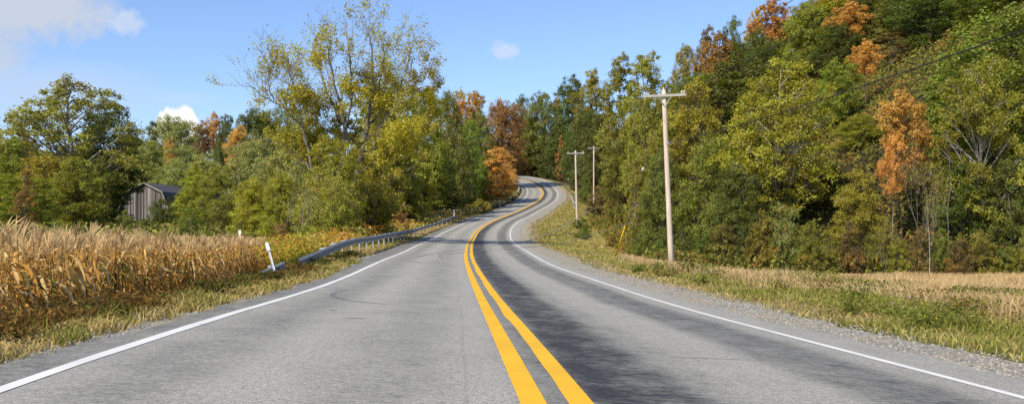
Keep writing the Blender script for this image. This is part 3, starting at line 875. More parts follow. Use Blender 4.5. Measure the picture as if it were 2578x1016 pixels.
tree('orange sapling under the slanting orange tree', 2248, 330, 70, 76, 'perch', C_ORANGE, .3, GREY)
tree('brown dying tree with a broken pale trunk in the lower right wood', 2330, 372, 110, 70, 'bare', C_BROWN, .3, PALE)
tree('green tree between the light yellow-green tree and the slanting orange one', 2165, 290, 120, 92, 'dense', C_OLIVE, .10)
tree('leafy green tree low in the wood, left of the brown dying tree', 2160, 430, 120, 73, 'dense', C_OLIVE, .15)
tree('dark green tree right behind the tall pole', 1790, 340, 140, 84, 'dense', C_GREEN, .14)
tree('dark green tree low in the wood right of the tall pole', 1850, 420, 130, 76, 'dense', C_DARK, .15)
tree('green tree filling the wood left of the tall pole', 1668, 380, 110, 86, 'dense', C_GREEN, .08)
tree('dark tree under the light yellow-green tree', 1945, 420, 130, 80, 'dense', C_DARK, .25)
tree('shadowed tree under the right side of the light yellow-green tree', 2060, 410, 120, 82, 'dense', C_DARK, .12)
tree('shadowed green tree at the right edge under the forked pale trunks', 2540, 400, 130, 74, 'dense', C_DARK, .08)
tree('dark tree between the forked pale trunks and the brown dying tree', 2420, 410, 130, 76, 'dense', C_DARK, .10)
tree('bare grey snag rising from the wood left of the forked pale trunks', 2388, 330, 90, 72, 'snag', C_BROWN, .2, PALE, name='dead_tree')
tree('slim pale-stemmed sapling at the wood edge right of the tall pole', 2224, 540, 60, 69, 'bare', C_OLIVE, .2, PALE)
tree('crooked white dead sapling at the wood edge near the right side', 2340, 470, 70, 67, 'snag', C_BROWN, .2, (.6, .58, .52), name='dead_tree')

# --- shrubs along the foot of the right wood, left to right
EDGE = [
 (1606, 560, 50, 96, C_OLIVE, .15, 'yellow-green shrub at the wood edge behind the yellow guy sleeve'),
 (1632, 545, 76, 88, C_GREEN, .12, 'green shrub at the wood edge between guy sleeve and tall pole'),
 (1668, 575, 60, 82, C_GREEN, .06, 'small green shrub touching the tall pole on its left'),
 (1722, 560, 80, 78, C_GREEN, .06, 'green shrub at the wood edge immediately right of the tall pole'),
 (1775, 585, 70, 76, C_GREEN, .08, 'second green shrub right of the tall pole'),
 (1822, 560, 80, 74, C_MID, .22, 'orange-flecked shrub right of the green pair by the tall pole'),
 (1868, 575, 64, 73, C_DARK, .10, 'dark shrub between two orange-flecked shrubs at the wood edge'),
 (1915, 530, 80, 72, C_OLIVE, .42, 'orange and cream shrub at the wood edge under the light yellow-green tree'),
 (1972, 515, 96, 72, C_GG, .40, 'tall pale shrub with pink-orange leaves at the wood edge'),
 (2030, 560, 76, 71, C_OLIVE, .45, 'rusty green shrub right of the tall pale pink-orange shrub'),
 (2085, 585, 70, 70, C_MID, .15, 'green shrub at the wood edge below the shadowed tree'),
 (2140, 560, 80, 70, C_BROWN, .30, 'brownish shrub at the edge of the tan field'),
 (2200, 590, 60, 70, C_OLIVE, .20, 'small olive shrub beside the slim pale-stemmed sapling'),
 (2262, 600, 62, 69, C_YG, .30, 'small bright yellow-green shrub in the wood edge shade'),
 (2312, 570, 80, 69, C_BROWN, .25, 'dull brown shrub below the brown dying tree'),
 (2368, 575, 70, 69, C_MID, .35, 'orange-speckled shrub right of the crooked white sapling'),
 (2420, 600, 70, 68, C_BROWN, .40, 'dark russet shrub near the right end of the wood edge'),
 (2475, 580, 80, 68, C_OLIVE, .22, 'olive shrub under the forked pale trunks'),
 (2530, 600, 76, 68, C_GREEN, .12, 'green shrub second from the right picture edge'),
 (2580, 570, 80, 67, C_OLIVE, .20, 'green shrub cut by the right picture edge'),
]
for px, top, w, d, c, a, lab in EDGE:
    tree(lab, px, top, w, d, 'shrub', tuple(.72 * q for q in c), a, name='shrub', group='shrubs along the foot of the right wood')  # colours scaled down to paint in the shade along the wood's foot

# --- weeds' bigger neighbours behind the long guardrail and on the bank
for px, top, w, d, c, a, lab in [
 (705, 560, 56, 62, C_RUST, .45, 'orange-red shrub right of the end of the corn'),
 (760, 566, 60, 66, C_OLIVE, .30, 'olive shrub behind the buried end of the guardrail'),
 (1008, 520, 44, 84, C_RUST, .5, 'small red-orange shrub above the middle of the guardrail'),
 (1035, 535, 40, 96, C_RUST, .25, 'smaller rust shrub right of the red-orange one above the guardrail'),
 (1082, 545, 56, 104, C_YG, .25, 'yellow-green shrub against the guardrail near its far end'),
 (1178, 520, 50, 150, C_OLIVE, .30, 'olive shrub past the far end of the long guardrail'),
 (1462, 545, 44, 136, C_GREEN, .05, 'dark low bush at the foot of the second utility pole'),
 (1468, 572, 50, 118, C_GREEN, .12, 'low bush on the grassy bank below the second utility pole'),
 (1552, 590, 50, 112, C_BROWN, .30, 'rust-brown bush at the bottom of the grassy bank')]:
    tree(lab, px, top, w, d, 'shrub', c, a, name='shrub')

# --- the woods filling the slopes behind
def fill(n, region, spacing, pick, sizes, tag_fn, seed):
    r = np.random.default_rng(seed); pts = []; tries = 0
    while len(pts) < n and tries < 6000:
        tries += 1
        px = r.uniform(*region['px']); d = r.uniform(*region['d'])
        x, y = bearing(px, d)
        if not region['ok'](x, y): continue
        if any((x-a)**2 + (y-b)**2 < spacing**2 for a, b in pts): continue
        guess = HY - (float(ground(x, y)) + sizes[1] * .85 - CAM_H) / d * F; hw = sizes[1] * .38 / d * F
        if any(d < q[3] and abs(px - q[0]) < q[2] * .42 + hw * .8 and guess < q[1] + 110 for q in PLACED if q[3] > 100): continue
        pts.append((x, y))
        kind, col, aut, word = pick[r.choice(len(pick), p=[q[0] / sum(w[0] for w in pick) for q in pick])][1:]
        H = r.uniform(*sizes); W = H * r.uniform(.7, 1.0)
        lab, grp = tag_fn(word, px, d)
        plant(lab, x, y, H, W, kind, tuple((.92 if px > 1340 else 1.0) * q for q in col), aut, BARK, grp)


MIXR = [(.30, 'dense', C_DARK, .05, 'dark green'), (.30, 'dense', C_GREEN, .10, 'green'), (.18, 'dense', C_OLIVE, .15, 'olive'), (.12, 'tall', C_YG, .2, 'yellow-green'), (.06, 'dense', C_ORANGE, .3, 'orange'), (.04, 'thin', C_BROWN, .3, 'brown')]
MIXL = [(.35, 'dense', C_GREEN, .06, 'green'), (.30, 'dense', C_MID, .08, 'olive'), (.25, 'dense', C_GG, .05, 'grey-green'), (.10, 'dense', C_YG, .12, 'yellow-green')]


def tag_right(w, px, d):
    band = 'above the tall pole' if px < 1900 else ('on the hill behind the flame-orange tree' if px < 2250 else 'in the upper right of the hillside')
    return f'{w} tree in the dense wood {band}', f'{w} trees {band}'


def tag_left(w, px, d):
    band = 'behind the round-crowned tree and barn' if px < 520 else 'on the slope left of the giant half-bare tree' if px < 900 else 'on the slope behind the guardrail thicket'
    return f'{w} tree in the woods {band}', f'{w} trees {band}'


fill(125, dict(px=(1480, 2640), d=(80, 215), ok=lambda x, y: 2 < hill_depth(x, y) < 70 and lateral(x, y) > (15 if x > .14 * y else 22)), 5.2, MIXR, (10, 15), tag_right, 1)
fill(40, dict(px=(-60, 1180), d=(140, 290), ok=lambda x, y: lateral(x, y) < -20 and not (y < 168 and 280 < CX + F * x / y < 500)), 9.5, MIXL, (8, 12), tag_left, 2)
fill(16, dict(px=(-40, 720), d=(98, 135), ok=lambda x, y: not (280 < CX + F * x / y < 500)), 6.5, MIXL, (6, 8), lambda w, px, d: (f'low {w} tree at the back of the cornfield', f'low {w} trees at the back of the cornfield'), 3)
fill(14, dict(px=(1180, 1420), d=(300, 380), ok=lambda x, y: y > 318 or abs(lateral(x, y)) > 9), 8, MIXL[:3], (9, 14), lambda w, px, d: (f'{w} tree on the far slope where the road disappears', f'{w} trees where the road disappears'), 4)
#TREES-END

# ------------------------------------------------------------------ undergrowth on the forest floor
def undergrowth(n, region, hmax, size, cols, seed, name='undergrowth'):
    r = np.random.default_rng(seed)
    x, y = region(r, n)
    k = vnoise(x, y, 3.0, seed)
    z = ground(x, y) + r.random(n) ** 1.6 * hmax * (.3 + k)
    cols = np.array(cols)
    ci = np.clip((vnoise(x, y, 2.2, seed + 1) * .75 + r.random(n) * .4 - .05) * len(cols), 0, len(cols) - 1).astype(int)
    c = cols[ci] * r.uniform(.6, 1.3, (n, 1))
    m = MB()
    m.leaves(np.stack([x, y, z], 1), r.normal(size=(n, 3)) * .6 + np.array([-.3, -.3, .5]), size * r.uniform(.6, 1.5, n), size * .6 * r.uniform(.6, 1.3, n), c, r)
    return prop(link(name, m.mesh(name, M['grass'])), kind='stuff')


def hill_region(r, n):
    y = r.uniform(66, 230, n * 6) ; px = r.uniform(1480, 2660, n * 6); x = (px - CX) / F * y
    ok = (hill_depth(x, y) > -1.5) & (lateral(x, y) > 12)
    return x[ok][:n], y[ok][:n]


def left_region(r, n):
    y = r.uniform(72, 300, n * 6) ; px = r.uniform(-80, 1300, n * 6); x = (px - CX) / F * y
    ok = (lateral(x, y) < -11)
    return x[ok][:n], y[ok][:n]


undergrowth(90000, hill_region, 1.5, .38, [(.17, .13, .045), (.17, .18, .035), (.25, .23, .045), (.32, .16, .045)], 61)
undergrowth(80000, left_region, 1.5, .45, [(.26, .23, .07), (.20, .21, .045), (.32, .29, .06)], 62)
#THINGS-BEGIN
# ------------------------------------------------------------------ corn
def corn_proto(seed, low=False):
    r = np.random.default_rng(seed)
    st, lf, ta, ea = MB(), MB(), MB(), MB()
    H = r.uniform(1.14, 1.36)
    n = 6; z = np.linspace(-.05, H, n)
    lean = r.normal(0, .06, 2)
    pts = np.stack([lean[0]*z**1.5, lean[1]*z**1.5, z], 1)
    st.tube(pts, np.linspace(.017, .008, n), 4 if low else 6, (.58, .36, .12))
    a0 = r.uniform(0, 6.28)
    cols = np.array([(.76, .48, .15), (.68, .38, .095), (.44, .23, .055), (.86, .61, .26), (.60, .33, .07)])
    nl = 8 if low else 16
    for i in range(nl):
        zz = H * (.12 + .80 * i / nl) + r.normal(0, .03)
        a = a0 + i * PI + r.normal(0, .55)
        L = r.uniform(.45, .78) * (1.0 if i < nl - 2 else .7)
        m = 4 if low else 6
        t = np.linspace(0, 1, m)
        droop = r.uniform(.5, 1.7); rise = r.uniform(.2, .9)
        rr = L * (t - .25 * t**2 * droop * .6)
        hh = L * (rise * t - droop * 1.15 * t**2)
        if r.random() < .35: rr = L * .35 * t ** .6; hh = -L * t ** 1.3 + .08 * np.sin(t * 3)
        px = np.interp(zz, z, pts[:, 0]) + rr * math.cos(a); py = np.interp(zz, z, pts[:, 1]) + rr * math.sin(a); pz = np.maximum(zz + hh, .02)
        w = np.sin(np.clip(t * .85 + .15, 0, 1) * PI) ** .6 * r.uniform(.036, .066) + .004
        tw = a + PI/2 + np.cumsum(r.normal(0, .25, m)); tilt = np.cumsum(r.normal(0, .3, m)) * .5
        sx, sy, sz = np.cos(tw)*np.cos(tilt), np.sin(tw)*np.cos(tilt), np.sin(tilt)
        v = np.stack([np.stack([px - sx*w/2, py - sy*w/2, pz - sz*w/2], 1), np.stack([px + sx*w/2, py + sy*w/2, pz + sz*w/2], 1)], 1).reshape(-1, 3)
        f = np.array([[2*k, 2*k+1, 2*k+3, 2*k+2] for k in range(m-1)])
        c = cols[r.integers(0, 5)] * r.uniform(.75, 1.2)
        if r.random() < .06: c = np.array([.16, .17, .03])
        lf.add(v, f, c * np.repeat(np.linspace(.85, 1.15, m), 2)[:, None])
    top = pts[-1]
    wind = np.array([-.06, .0, 0])
    for i in range(4 if low else 8):
        a = r.uniform(0, 6.28); sp = r.uniform(.04, .20) if i else .02
        L = r.uniform(.22, .38)
        t = np.linspace(0, 1, 4)[:, None]
        p = top + np.array([math.cos(a)*sp, math.sin(a)*sp, 0]) * t + np.array([0, 0, L]) * (t - .28 * (t**2) * (sp * 5)) + wind * t**2 * 1.6
        ta.tube(p, [.005, .008, .007, .003], 3, np.array((.78, .56, .27)) * r.uniform(.75, 1.12), cap=False)
    for i in range(1):
        zz = H * r.uniform(.42, .58); a = r.uniform(0, 6.28)
        d = np.array([math.cos(a), math.sin(a), r.uniform(-1.2, .4)]); d /= np.linalg.norm(d)
        p0 = np.array([np.interp(zz, z, pts[:, 0]), np.interp(zz, z, pts[:, 1]), zz])
        t = np.linspace(0, 1, 5)
        ea.tube(p0 + d * (.02 + .24 * t[:, None]), [.010, .022, .026, .020, .005], 6, (.72, .50, .24))
    return st, lf, ta, ea


F0, F1 = np.array([-7.25, 11.5]), np.array([-13.0, 52.0])
FD = (F1 - F0) / np.linalg.norm(F1 - F0); FL = float(np.linalg.norm(F1 - F0)); FN = np.array([-FD[1], FD[0]])
CORN = []
for k in range(10):
    q = corn_proto(200 + k)
    CORN.append([a.mesh(nm, M['corn']) for a, nm in zip(q, ('stalk', 'foliage', 'tassel', 'ear'))])
cr = np.random.default_rng(77)
count = 0
for row in range(2):
    s = .0
    while s < FL and count < 300:
        s += cr.uniform(.25, .31) * (1 if row == 0 else 1.0)
        off = row * .62 + cr.normal(0, .07)
        p = F0 + FD * s + FN * off
        o = empty('corn_plant', (p[0], p[1], float(ground(*p))), cr.uniform(0, 6.28))
        o.rotation_euler = (cr.normal(0, .06), cr.normal(0, .06), cr.uniform(0, 6.28))
        k = cr.uniform(.93, 1.13); o.scale = (k, k, k * cr.uniform(.96, 1.05))
        prop(o, 'dry tan corn plant with a pale tassel in the two front rows facing the road', 'corn plant', 'dry corn plants in the two front rows of the field')
        for me, nm in zip(CORN[count % 10], ('stalk', 'foliage', 'tassel', 'ear')): link(nm, me, o)
        count += 1
low = [corn_proto(300 + k, True) for k in range(8)]
big = MB()
for i in range(6200):
    s = cr.uniform(-2, FL + 14); off = 1.25 + 44 * cr.random() ** 2.4
    off = 1.25 + round((off - 1.25) / .7) * .7 + cr.normal(0, .08)
    p = F0 + FD * s + FN * off
    pxx = CX + F * p[0] / max(p[1], 1)
    if pxx < -200 or p[1] < 12 or p[1] > 62 - .05 * off: continue
    g = float(ground(*p)); a = cr.uniform(0, 6.28); k = cr.uniform(.92, 1.12)
    ca, sa = math.cos(a), math.sin(a)
    for src in low[i % 8]:
        for v, f, c in zip(src.v, src.f, src.c):
            if src is low[i % 8][0] and False: continue
            w = np.stack([p[0] + k*(v[:, 0]*ca - v[:, 1]*sa), p[1] + k*(v[:, 0]*sa + v[:, 1]*ca), g + k*v[:, 2]], 1)
            big.v.append(w); big.f.append(f + big.n - 0); big.c.append(c * cr.uniform(.85, 1.12)); big.n += len(v)
off0 = 0
for q in range(len(big.f)):                      # faces were local to their piece: shift them to the whole
    big.f[q] = big.f[q] - big.f[q].min() + off0; off0 += len(big.v[q])
prop(link('cornfield', big.mesh('cornfield', M['corn'])), kind='stuff')

# ------------------------------------------------------------------ grass, weeds, stones
GREENS = np.array([(.28, .28, .06), (.22, .24, .045), (.36, .34, .09), (.52, .42, .17)])
TANS = np.array([(.62, .46, .22), (.54, .38, .17), (.70, .53, .28), (.46, .33, .14)])
DRY = np.array([(.70, .52, .23), (.56, .43, .16), (.42, .35, .10), (.80, .61, .32)])


def scatter(name, n, xy, hfun, wfun, lean, pal, tip, seed, kmix=.6):
    r = np.random.default_rng(seed)
    x, y, keep = xy(r, n)
    x, y = x[keep], y[keep]
    z = ground(x, y)
    dist = np.hypot(x, y)
    pal = np.array(pal)
    i = np.clip((vnoise(x, y, 1.1, seed) * kmix + r.random(len(x)) * (1 - kmix)) * len(pal), 0, len(pal) - 1).astype(int)
    c = pal[i] * r.uniform(.7, 1.25, (len(x), 1))
    m = MB()
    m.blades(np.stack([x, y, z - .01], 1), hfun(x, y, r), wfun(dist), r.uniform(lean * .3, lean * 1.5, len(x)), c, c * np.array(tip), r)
    return prop(link(name, m.mesh(name, M['grass'])), kind='stuff')


def near_bias(r, n, y0, y1, p=1.5):
    return y0 * (y1 / y0) ** r.random(n)


def by_u(u0, u1, y0, y1, dens=None):
    def f(r, n):
        y = near_bias(r, n, y0, y1); u = r.uniform(u0, u1, n)
        xc, z, c, th = road(y)
        x = xc + u / np.cos(th)
        keep = np.ones(n, bool) if dens is None else r.random(n) < dens(x, y, u)
        px = CX + F * x / y
        return x, y, keep & (px > -120) & (px < 2700)
    return f


W = lambda d: .006 + .00085 * d
# mown green verge on the right, with paler stripes left where it is dry
strip = lambda x, y, u: np.clip(.35 + .65 * np.sin((u + .5 * vnoise(x, y, 4.5, 12)) * 3.4) + 1.1 * (vnoise(x, y, 1.3, 11) - .5), .06, 1) * sstep(5.2 + .8 * sstep(12, 24, y), 6.5 + .7 * sstep(12, 24, y), u + .6 * (vnoise(x, y, .8, 9) - .5))
scatter('grass', 90000, by_u(5.0, 11.5, 9, 120, strip), lambda x, y, r: r.uniform(.05, .17, len(x)) * (.5 + vnoise(x, y, .9, 8)), W, .7, GREENS, (1.15, 1.1, 1.0), 101)
scatter('grass', 26000, by_u(6.2, 14, 8, 34, lambda x, y, u: sstep(.42, .62, vnoise(x, y, 1.6, 14))), lambda x, y, r: r.uniform(.08, .24, len(x)), W, .6, GREENS, (1.1, 1.1, 1.0), 102)
scatter('dry_grass', 40000, by_u(5.6, 12, 9, 130, lambda x, y, u: sstep(5.2, 6.8, u) * .6 + .4 * vnoise(x, y, 1.4, 15)), lambda x, y, r: r.uniform(.04, .16, len(x)), W, .9, DRY, (1.2, 1.15, 1.0), 103)
# tall tan hay field
field = lambda x, y, u: ((hill_depth(x, y) < 1.5) & (y < 84)) * np.clip(sstep(8.2, 10.4, u + 2.0 * (vnoise(x, y, 2.5, 6) - .5)) + 0, 0, 1)
def hay_xy(r, n):
    y = near_bias(r, n, 17, 80); px = r.uniform(1560, 2680, n); x = (px - CX) / F * y
    return x, y, r.random(n) < field(x, y, lateral(x, y))
scatter('tall_grass', 190000, hay_xy, lambda x, y, r: r.uniform(.15, .55, len(x)) * (.5 + .7 * vnoise(x, y, 3.0, 7)), lambda d: .005 + .0004 * d, .6, TANS, (1.15, 1.12, 1.1), 104)
# grassy bank beyond the tall pole
scatter('bank_grass', 60000, by_u(7, 19, 70, 230, lambda x, y, u: 1.0 * (hill_depth(x, y) < 2)), lambda x, y, r: r.uniform(.07, .22, len(x)), lambda d: .01 + .0007 * d, .6, np.array([(.66, .52, .23), (.34, .33, .09), (.50, .43, .14), (.28, .29, .07)]), (1.15, 1.1, 1.0), 105, .8)
# dry verge on the left
scatter('dry_grass', 80000, by_u(-7.2, -4.1, 6, 170, lambda x, y, u: (1 - .9 * sstep(4.9, 5.6, -u + .6 * (vnoise(x, y, 1.1, 29) - .5)) * (y < 34)) * sstep(4.15 + .7 * sstep(25, 50, y), 4.6 + .9 * sstep(25, 50, y), -u + .4 * (vnoise(x, y, .7, 19) - .5))), lambda x, y, r: r.uniform(.03, .17, len(x)) * (.5 + vnoise(x, y, .9, 18)), W, .9, DRY, (1.2, 1.15, 1.0), 106)
scatter('grass', 24000, by_u(-8.4, -4.3, 7, 100, lambda x, y, u: sstep(.5, .7, vnoise(x, y, 1.2, 24)) * np.where(y < 40, (u > -5.2), u < -5.4)), lambda x, y, r: r.uniform(.08, .3, len(x)), W, .6, GREENS, (1.1, 1.1, 1.0), 107)


def tufts(name, n, centres, size, hgt, per, cols, seed):
    r = np.random.default_rng(seed)
    P, Cc = [], []
    for (x, y) in centres:
        g = float(ground(x, y)); h = hgt * r.uniform(.55, 1.3); k = per
        sx = size * r.uniform(.6, 1.4)
        t = r.random(k) ** .8
        q = np.stack([x + r.normal(0, sx * .4, k) * (.5 + t), y + r.normal(0, sx * .4, k) * (.5 + t), g + t * h], 1)
        base = np.array(cols[r.integers(0, len(cols))])
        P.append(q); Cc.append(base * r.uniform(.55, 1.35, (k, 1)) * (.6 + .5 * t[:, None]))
    P = np.concatenate(P); Cc = np.concatenate(Cc)
    d = np.hypot(P[:, 0], P[:, 1])
    m = MB()
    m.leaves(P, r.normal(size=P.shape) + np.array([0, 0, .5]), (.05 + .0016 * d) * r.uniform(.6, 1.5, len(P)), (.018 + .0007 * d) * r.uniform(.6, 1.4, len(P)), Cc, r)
    return prop(link(name, m.mesh(name, M['grass'])), kind='stuff')


tr_ = np.random.default_rng(55)
cen = []
for i in range(170):                              # weeds at the foot of the corn
    y = near_bias(tr_, 1, 8.5, 48)[0]; u = -tr_.uniform(4.95, 6.9 + .02 * y); cen.append((float(road(y)[0] + u), float(y)))
tufts('weeds', 0, cen, .42, .24, 230, [(.13, .105, .03), (.15, .15, .035), (.20, .12, .035), (.11, .12, .025), (.24, .14, .04)], 111)
cen = []
for i in range(300):                              # goldenrod and rust weeds behind the guardrail
    y = tr_.uniform(33, 125); u = -7.9 - abs(tr_.normal(0, 3.2)); xc = road(y)[0]; x = xc + u
    if (y < 58 and (np.array([x, y]) - F0) @ FN > -.3) or CX + F * x / y < 672: continue
    cen.append((float(x), float(y)))
tufts('goldenrod', 0, cen, 1.1, 1.15, 300, [(.46, .40, .05), (.40, .36, .05), (.60, .30, .05), (.52, .21, .04), (.64, .50, .16), (.32, .30, .05)], 112)
cen = []
for i in range(70):                               # weeds by the far roadside on the left
    y = tr_.uniform(130, 250); u = -6.8 - abs(tr_.normal(0, 2.0)); cen.append((float(road(y)[0] + u), y))
tufts('weeds', 0, cen, 1.6, 1.2, 160, [(.54, .44, .15), (.38, .35, .08), (.64, .50, .20), (.42, .23, .06)], 113)
cen = []
for i in range(90):                               # broad-leaved weeds and wildflowers in the right verge
    y = near_bias(tr_, 1, 12, 45)[0]; u = tr_.uniform(6.6, 13.5); cen.append((float(road(y)[0] + u), float(y)))
tufts('weeds', 0, cen, .5, .38, 190, [(.24, .27, .05), (.20, .23, .045), (.32, .30, .07), (.28, .20, .06)], 114)
P, Cc = [], []
for (x, y) in cen[:45]:
    k = 7; g = float(ground(x, y))
    P.append(np.stack([x + tr_.normal(0, .3, k), y + tr_.normal(0, .3, k), g + tr_.uniform(.2, .5, k)], 1)); Cc.append(np.tile((.85, .55, .03) if tr_.random() < .75 else (.45, .45, .75), (k, 1)))
m = MB(); P = np.concatenate(P); m.leaves(P, tr_.normal(size=P.shape) + np.array([0, -1, .6]), .032, .032, np.concatenate(Cc))
prop(link('wildflowers', m.mesh('wildflowers', M['grass'])), kind='stuff')


def stones(name, n, u0, u1, y0, y1, s0, s1, seed):
    r = np.random.default_rng(seed); m = MB()
    y = near_bias(r, n, y0, y1); u = r.uniform(u0, u1, n); xc, z, c, th = road(y); x = xc + u / np.cos(th); g = z - c*u
    t = np.array([[1, 0, 0], [0, 1, 0], [-1, 0, 0], [0, -1, 0], [0, 0, 1], [0, 0, -1]], float)
    f = np.array([[0, 1, 4, 4], [1, 2, 4, 4], [2, 3, 4, 4], [3, 0, 4, 4]])
    v8 = np.array([[1, .2, -.3], [.3, 1, -.3], [-1, .3, -.3], [-.2, -1, -.3], [.5, .1, .55], [.1, .5, .6], [-.5, .1, .5], [0, -.5, .6]])
    f8 = np.array([[0, 1, 5, 4], [1, 2, 6, 5], [2, 3, 7, 6], [3, 0, 4, 7], [4, 5, 6, 7]])
    for i in range(n):
        s = r.uniform(s0, s1); a = r.uniform(0, 6.28); k = r.uniform(.6, 1.2, 3)
        w = v8 * k * s * r.uniform(.8, 1.2, (8, 1)); w = np.stack([w[:, 0]*math.cos(a) - w[:, 1]*math.sin(a), w[:, 0]*math.sin(a) + w[:, 1]*math.cos(a), w[:, 2] * .8], 1)
        m.add(w + np.array([x[i], y[i], g[i] + s*.15]), f8, np.array((.50, .47, .41)) * r.uniform(.55, 1.5))
    return prop(link(name, m.mesh(name, M['grass'])), kind='stuff')


stones('gravel', 5200, 4.5, 6.1, 8, 60, .008, .026, 121)
stones('gravel', 1500, -4.8, -4.2, 6, 50, .006, .02, 122)
# pale husk litter blown onto the left verge
r_ = np.random.default_rng(9); n = 260
y = near_bias(r_, n, 8.5, 45); u = -4.35 - abs(r_.normal(0, .45, n)) - .02 * y; x = road(y)[0] + u
m = MB(); m.leaves(np.stack([x, y, ground(x, y) + .03], 1), r_.normal(size=(n, 3)) * .5 + np.array([0, -.3, 1]), r_.uniform(.05, .22, n), r_.uniform(.02, .05, n), np.array((.72, .62, .42)) * r_.uniform(.6, 1.2, (n, 1)))
prop(link('husk_litter', m.mesh('husk_litter', M['grass'])), kind='stuff')

# ------------------------------------------------------------------ guardrails
WPROF = np.array([(0, .155), (.02, .15), (.08, .105), (.085, .06), (.02, .02), (.02, -.02), (.085, -.06), (.08, -.105), (.02, -.15), (0, -.155)])


def guardrail(label, path, side, posts, blocks=True, twist=None):
    """path: (x, y, height of the rail centre) points; side +1 faces +u"""
    path = np.array(path, float)
    o = empty('guardrail', (path[0][0], path[0][1], 0)); org = np.array([path[0][0], path[0][1], 0])
    prop(o, label, 'guardrail')
    d = np.gradient(path[:, :2], axis=0); d /= np.linalg.norm(d, axis=1)[:, None]
    nrm = np.stack([d[:, 1], -d[:, 0]], 1) * side
    vs = []
    for k, (p, q) in enumerate(zip(path, nrm)):
        tw = 0 if twist is None else twist[k]
        a, b = WPROF[:, 0] * math.cos(tw) - WPROF[:, 1] * math.sin(tw), WPROF[:, 0] * math.sin(tw) + WPROF[:, 1] * math.cos(tw)
        vs.append(np.stack([p[0] + q[0]*a, p[1] + q[1]*a, p[2] + b], 1))
    v = np.array(vs).reshape(-1, 3); n = len(WPROF)
    i = (np.arange(len(path) - 1)[:, None] * n + np.arange(n - 1)[None]).reshape(-1, 1)
    m = MB(); m.add(v - org, np.concatenate([i, i + 1, i + n + 1, i + n], 1))
    link('rail', m.mesh('rail', M['steel']), o)
    S = np.concatenate([[0], np.cumsum(np.linalg.norm(np.diff(path[:, :2], axis=0), axis=1))])
    for s in posts:
        if s > S[-1] - .05: break
        x, y, z = (np.interp(s, S, path[:, k]) for k in range(3)); qx, qy = (np.interp(s, S, nrm[:, k]) for k in range(2))
        a = math.atan2(qy, qx); g = float(ground(x - qx*.18, y - qy*.18))
        b = MB(); h = z + .13 - g + .2
        b.box((x - qx*.2 - org[0], y - qy*.2 - org[1], g - .2 + h/2), (.012, .10, h), a)
        b.box((x - qx*.27 - org[0], y - qy*.27 - org[1], g - .2 + h/2), (.012, .10, h), a)
        b.box((x - qx*.235 - org[0], y - qy*.235 - org[1], g - .2 + h/2), (.06, .012, h), a)
        po = link('post', b.mesh('post', M['post']), o)
        if blocks and z - g > .4:
            b = MB(); b.box((x - qx*.097 - org[0], y - qy*.097 - org[1], z - .02), (.175, .13, .33), a)
            link('offset_block', b.mesh('offset_block', M['post']), po)
    return o


def rail_path(ys, u, h):
    xc, z, c, th = road(ys)
    uu = np.interp(ys, *u) if isinstance(u, tuple) else np.full(len(ys), float(u))
    x = xc + uu / np.cos(th)
    return np.stack([x, ys, z - c * np.clip(uu, -6.5, 6.5) + np.interp(ys, *h)], 1)


ys = np.concatenate([np.arange(31.8, 44, .75), np.arange(44, 141, 2.0)])
guardrail('long grey steel guardrail on the left, its near end sloping down into the grass', rail_path(ys, ([30, 40, 141], [-5.75, -5.6, -5.6]), ([30.5, 34, 37.5, 40.5, 45, 50, 65, 141], [.12, .25, .37, .49, .61, .69, .73, .68])), 1, [6.5, 9.7] + list(np.arange(13.5, 112, 3.81)))
ys = np.arange(26.2, 29.6, .4)
guardrail('short twisted piece of grey rail lying at the foot of the leaning white marker', rail_path(ys, -5.75, ([26.2, 29.6], [.04, .17])), 1, [2.2], False, np.linspace(1.15, .5, len(ys)))
ys = np.arange(203, 264, 2.0)
guardrail('small distant guardrail on the inside of the far bend below the orange maple', rail_path(ys, -5.9, ([203, 212, 264], [.1, .62, .62])), 1, np.arange(4, 60, 3.81))
ys = np.arange(188, 238, 2.0)
guardrail('short distant guardrail on the outer side of the bend behind the second utility pole', rail_path(ys, ([188, 205, 238], [9.3, 8.2, 6.6]), ([188, 238], [.62, .62])), -1, np.arange(2, 60, 3.81))


# ------------------------------------------------------------------ roadside markers
def marker(label, px, py, dist, h, lean=0.0, w=.1, sunk=True):
    x, y = bearing(px, dist); g = float(ground(x, y)) if py is None else level(py, dist)
    o = empty('marker_post', (x, y, g)); prop(o, label, 'marker post'); o.rotation_euler = (0, lean, 0)
    b = MB()
    b.box((0, .008, h * .45 - .1), (w * .55, .012, h * .9 + .2)); b.box((-w*.26, -.006, h * .45 - .1), (.012, .026, h * .9 + .2)); b.box((w*.26, -.006, h * .45 - .1), (.012, .026, h * .9 + .2))
    link('post', b.mesh('post', M['whiteplastic']), o)
    b = MB(); n = 14; hh = .24; t = np.arange(n) / n * 2*PI
    sx, sz = np.sign(np.cos(t)) * np.abs(np.cos(t)) ** .5 * w * .62, np.sign(np.sin(t)) * np.abs(np.sin(t)) ** .5 * hh / 2
    for y0, y1 in ((-.034, -.022),):
        v = np.concatenate([np.stack([sx, 0*sx + y0, sz + h - hh/2], 1), np.stack([sx, 0*sx + y1, sz + h - hh/2], 1)])
        f = [[k, (k+1) % n, n + (k+1) % n, n + k] for k in range(n)] + [[0, n-1-k+0, n-2-k, k+1] if 0 else [k, n-1-k, n-2-k, k+1] for k in range(0, n//2 - 1)]
        b.add(v, f)
    link('reflector_plate', b.mesh('reflector_plate', M['whiteplastic']), o)
    return o


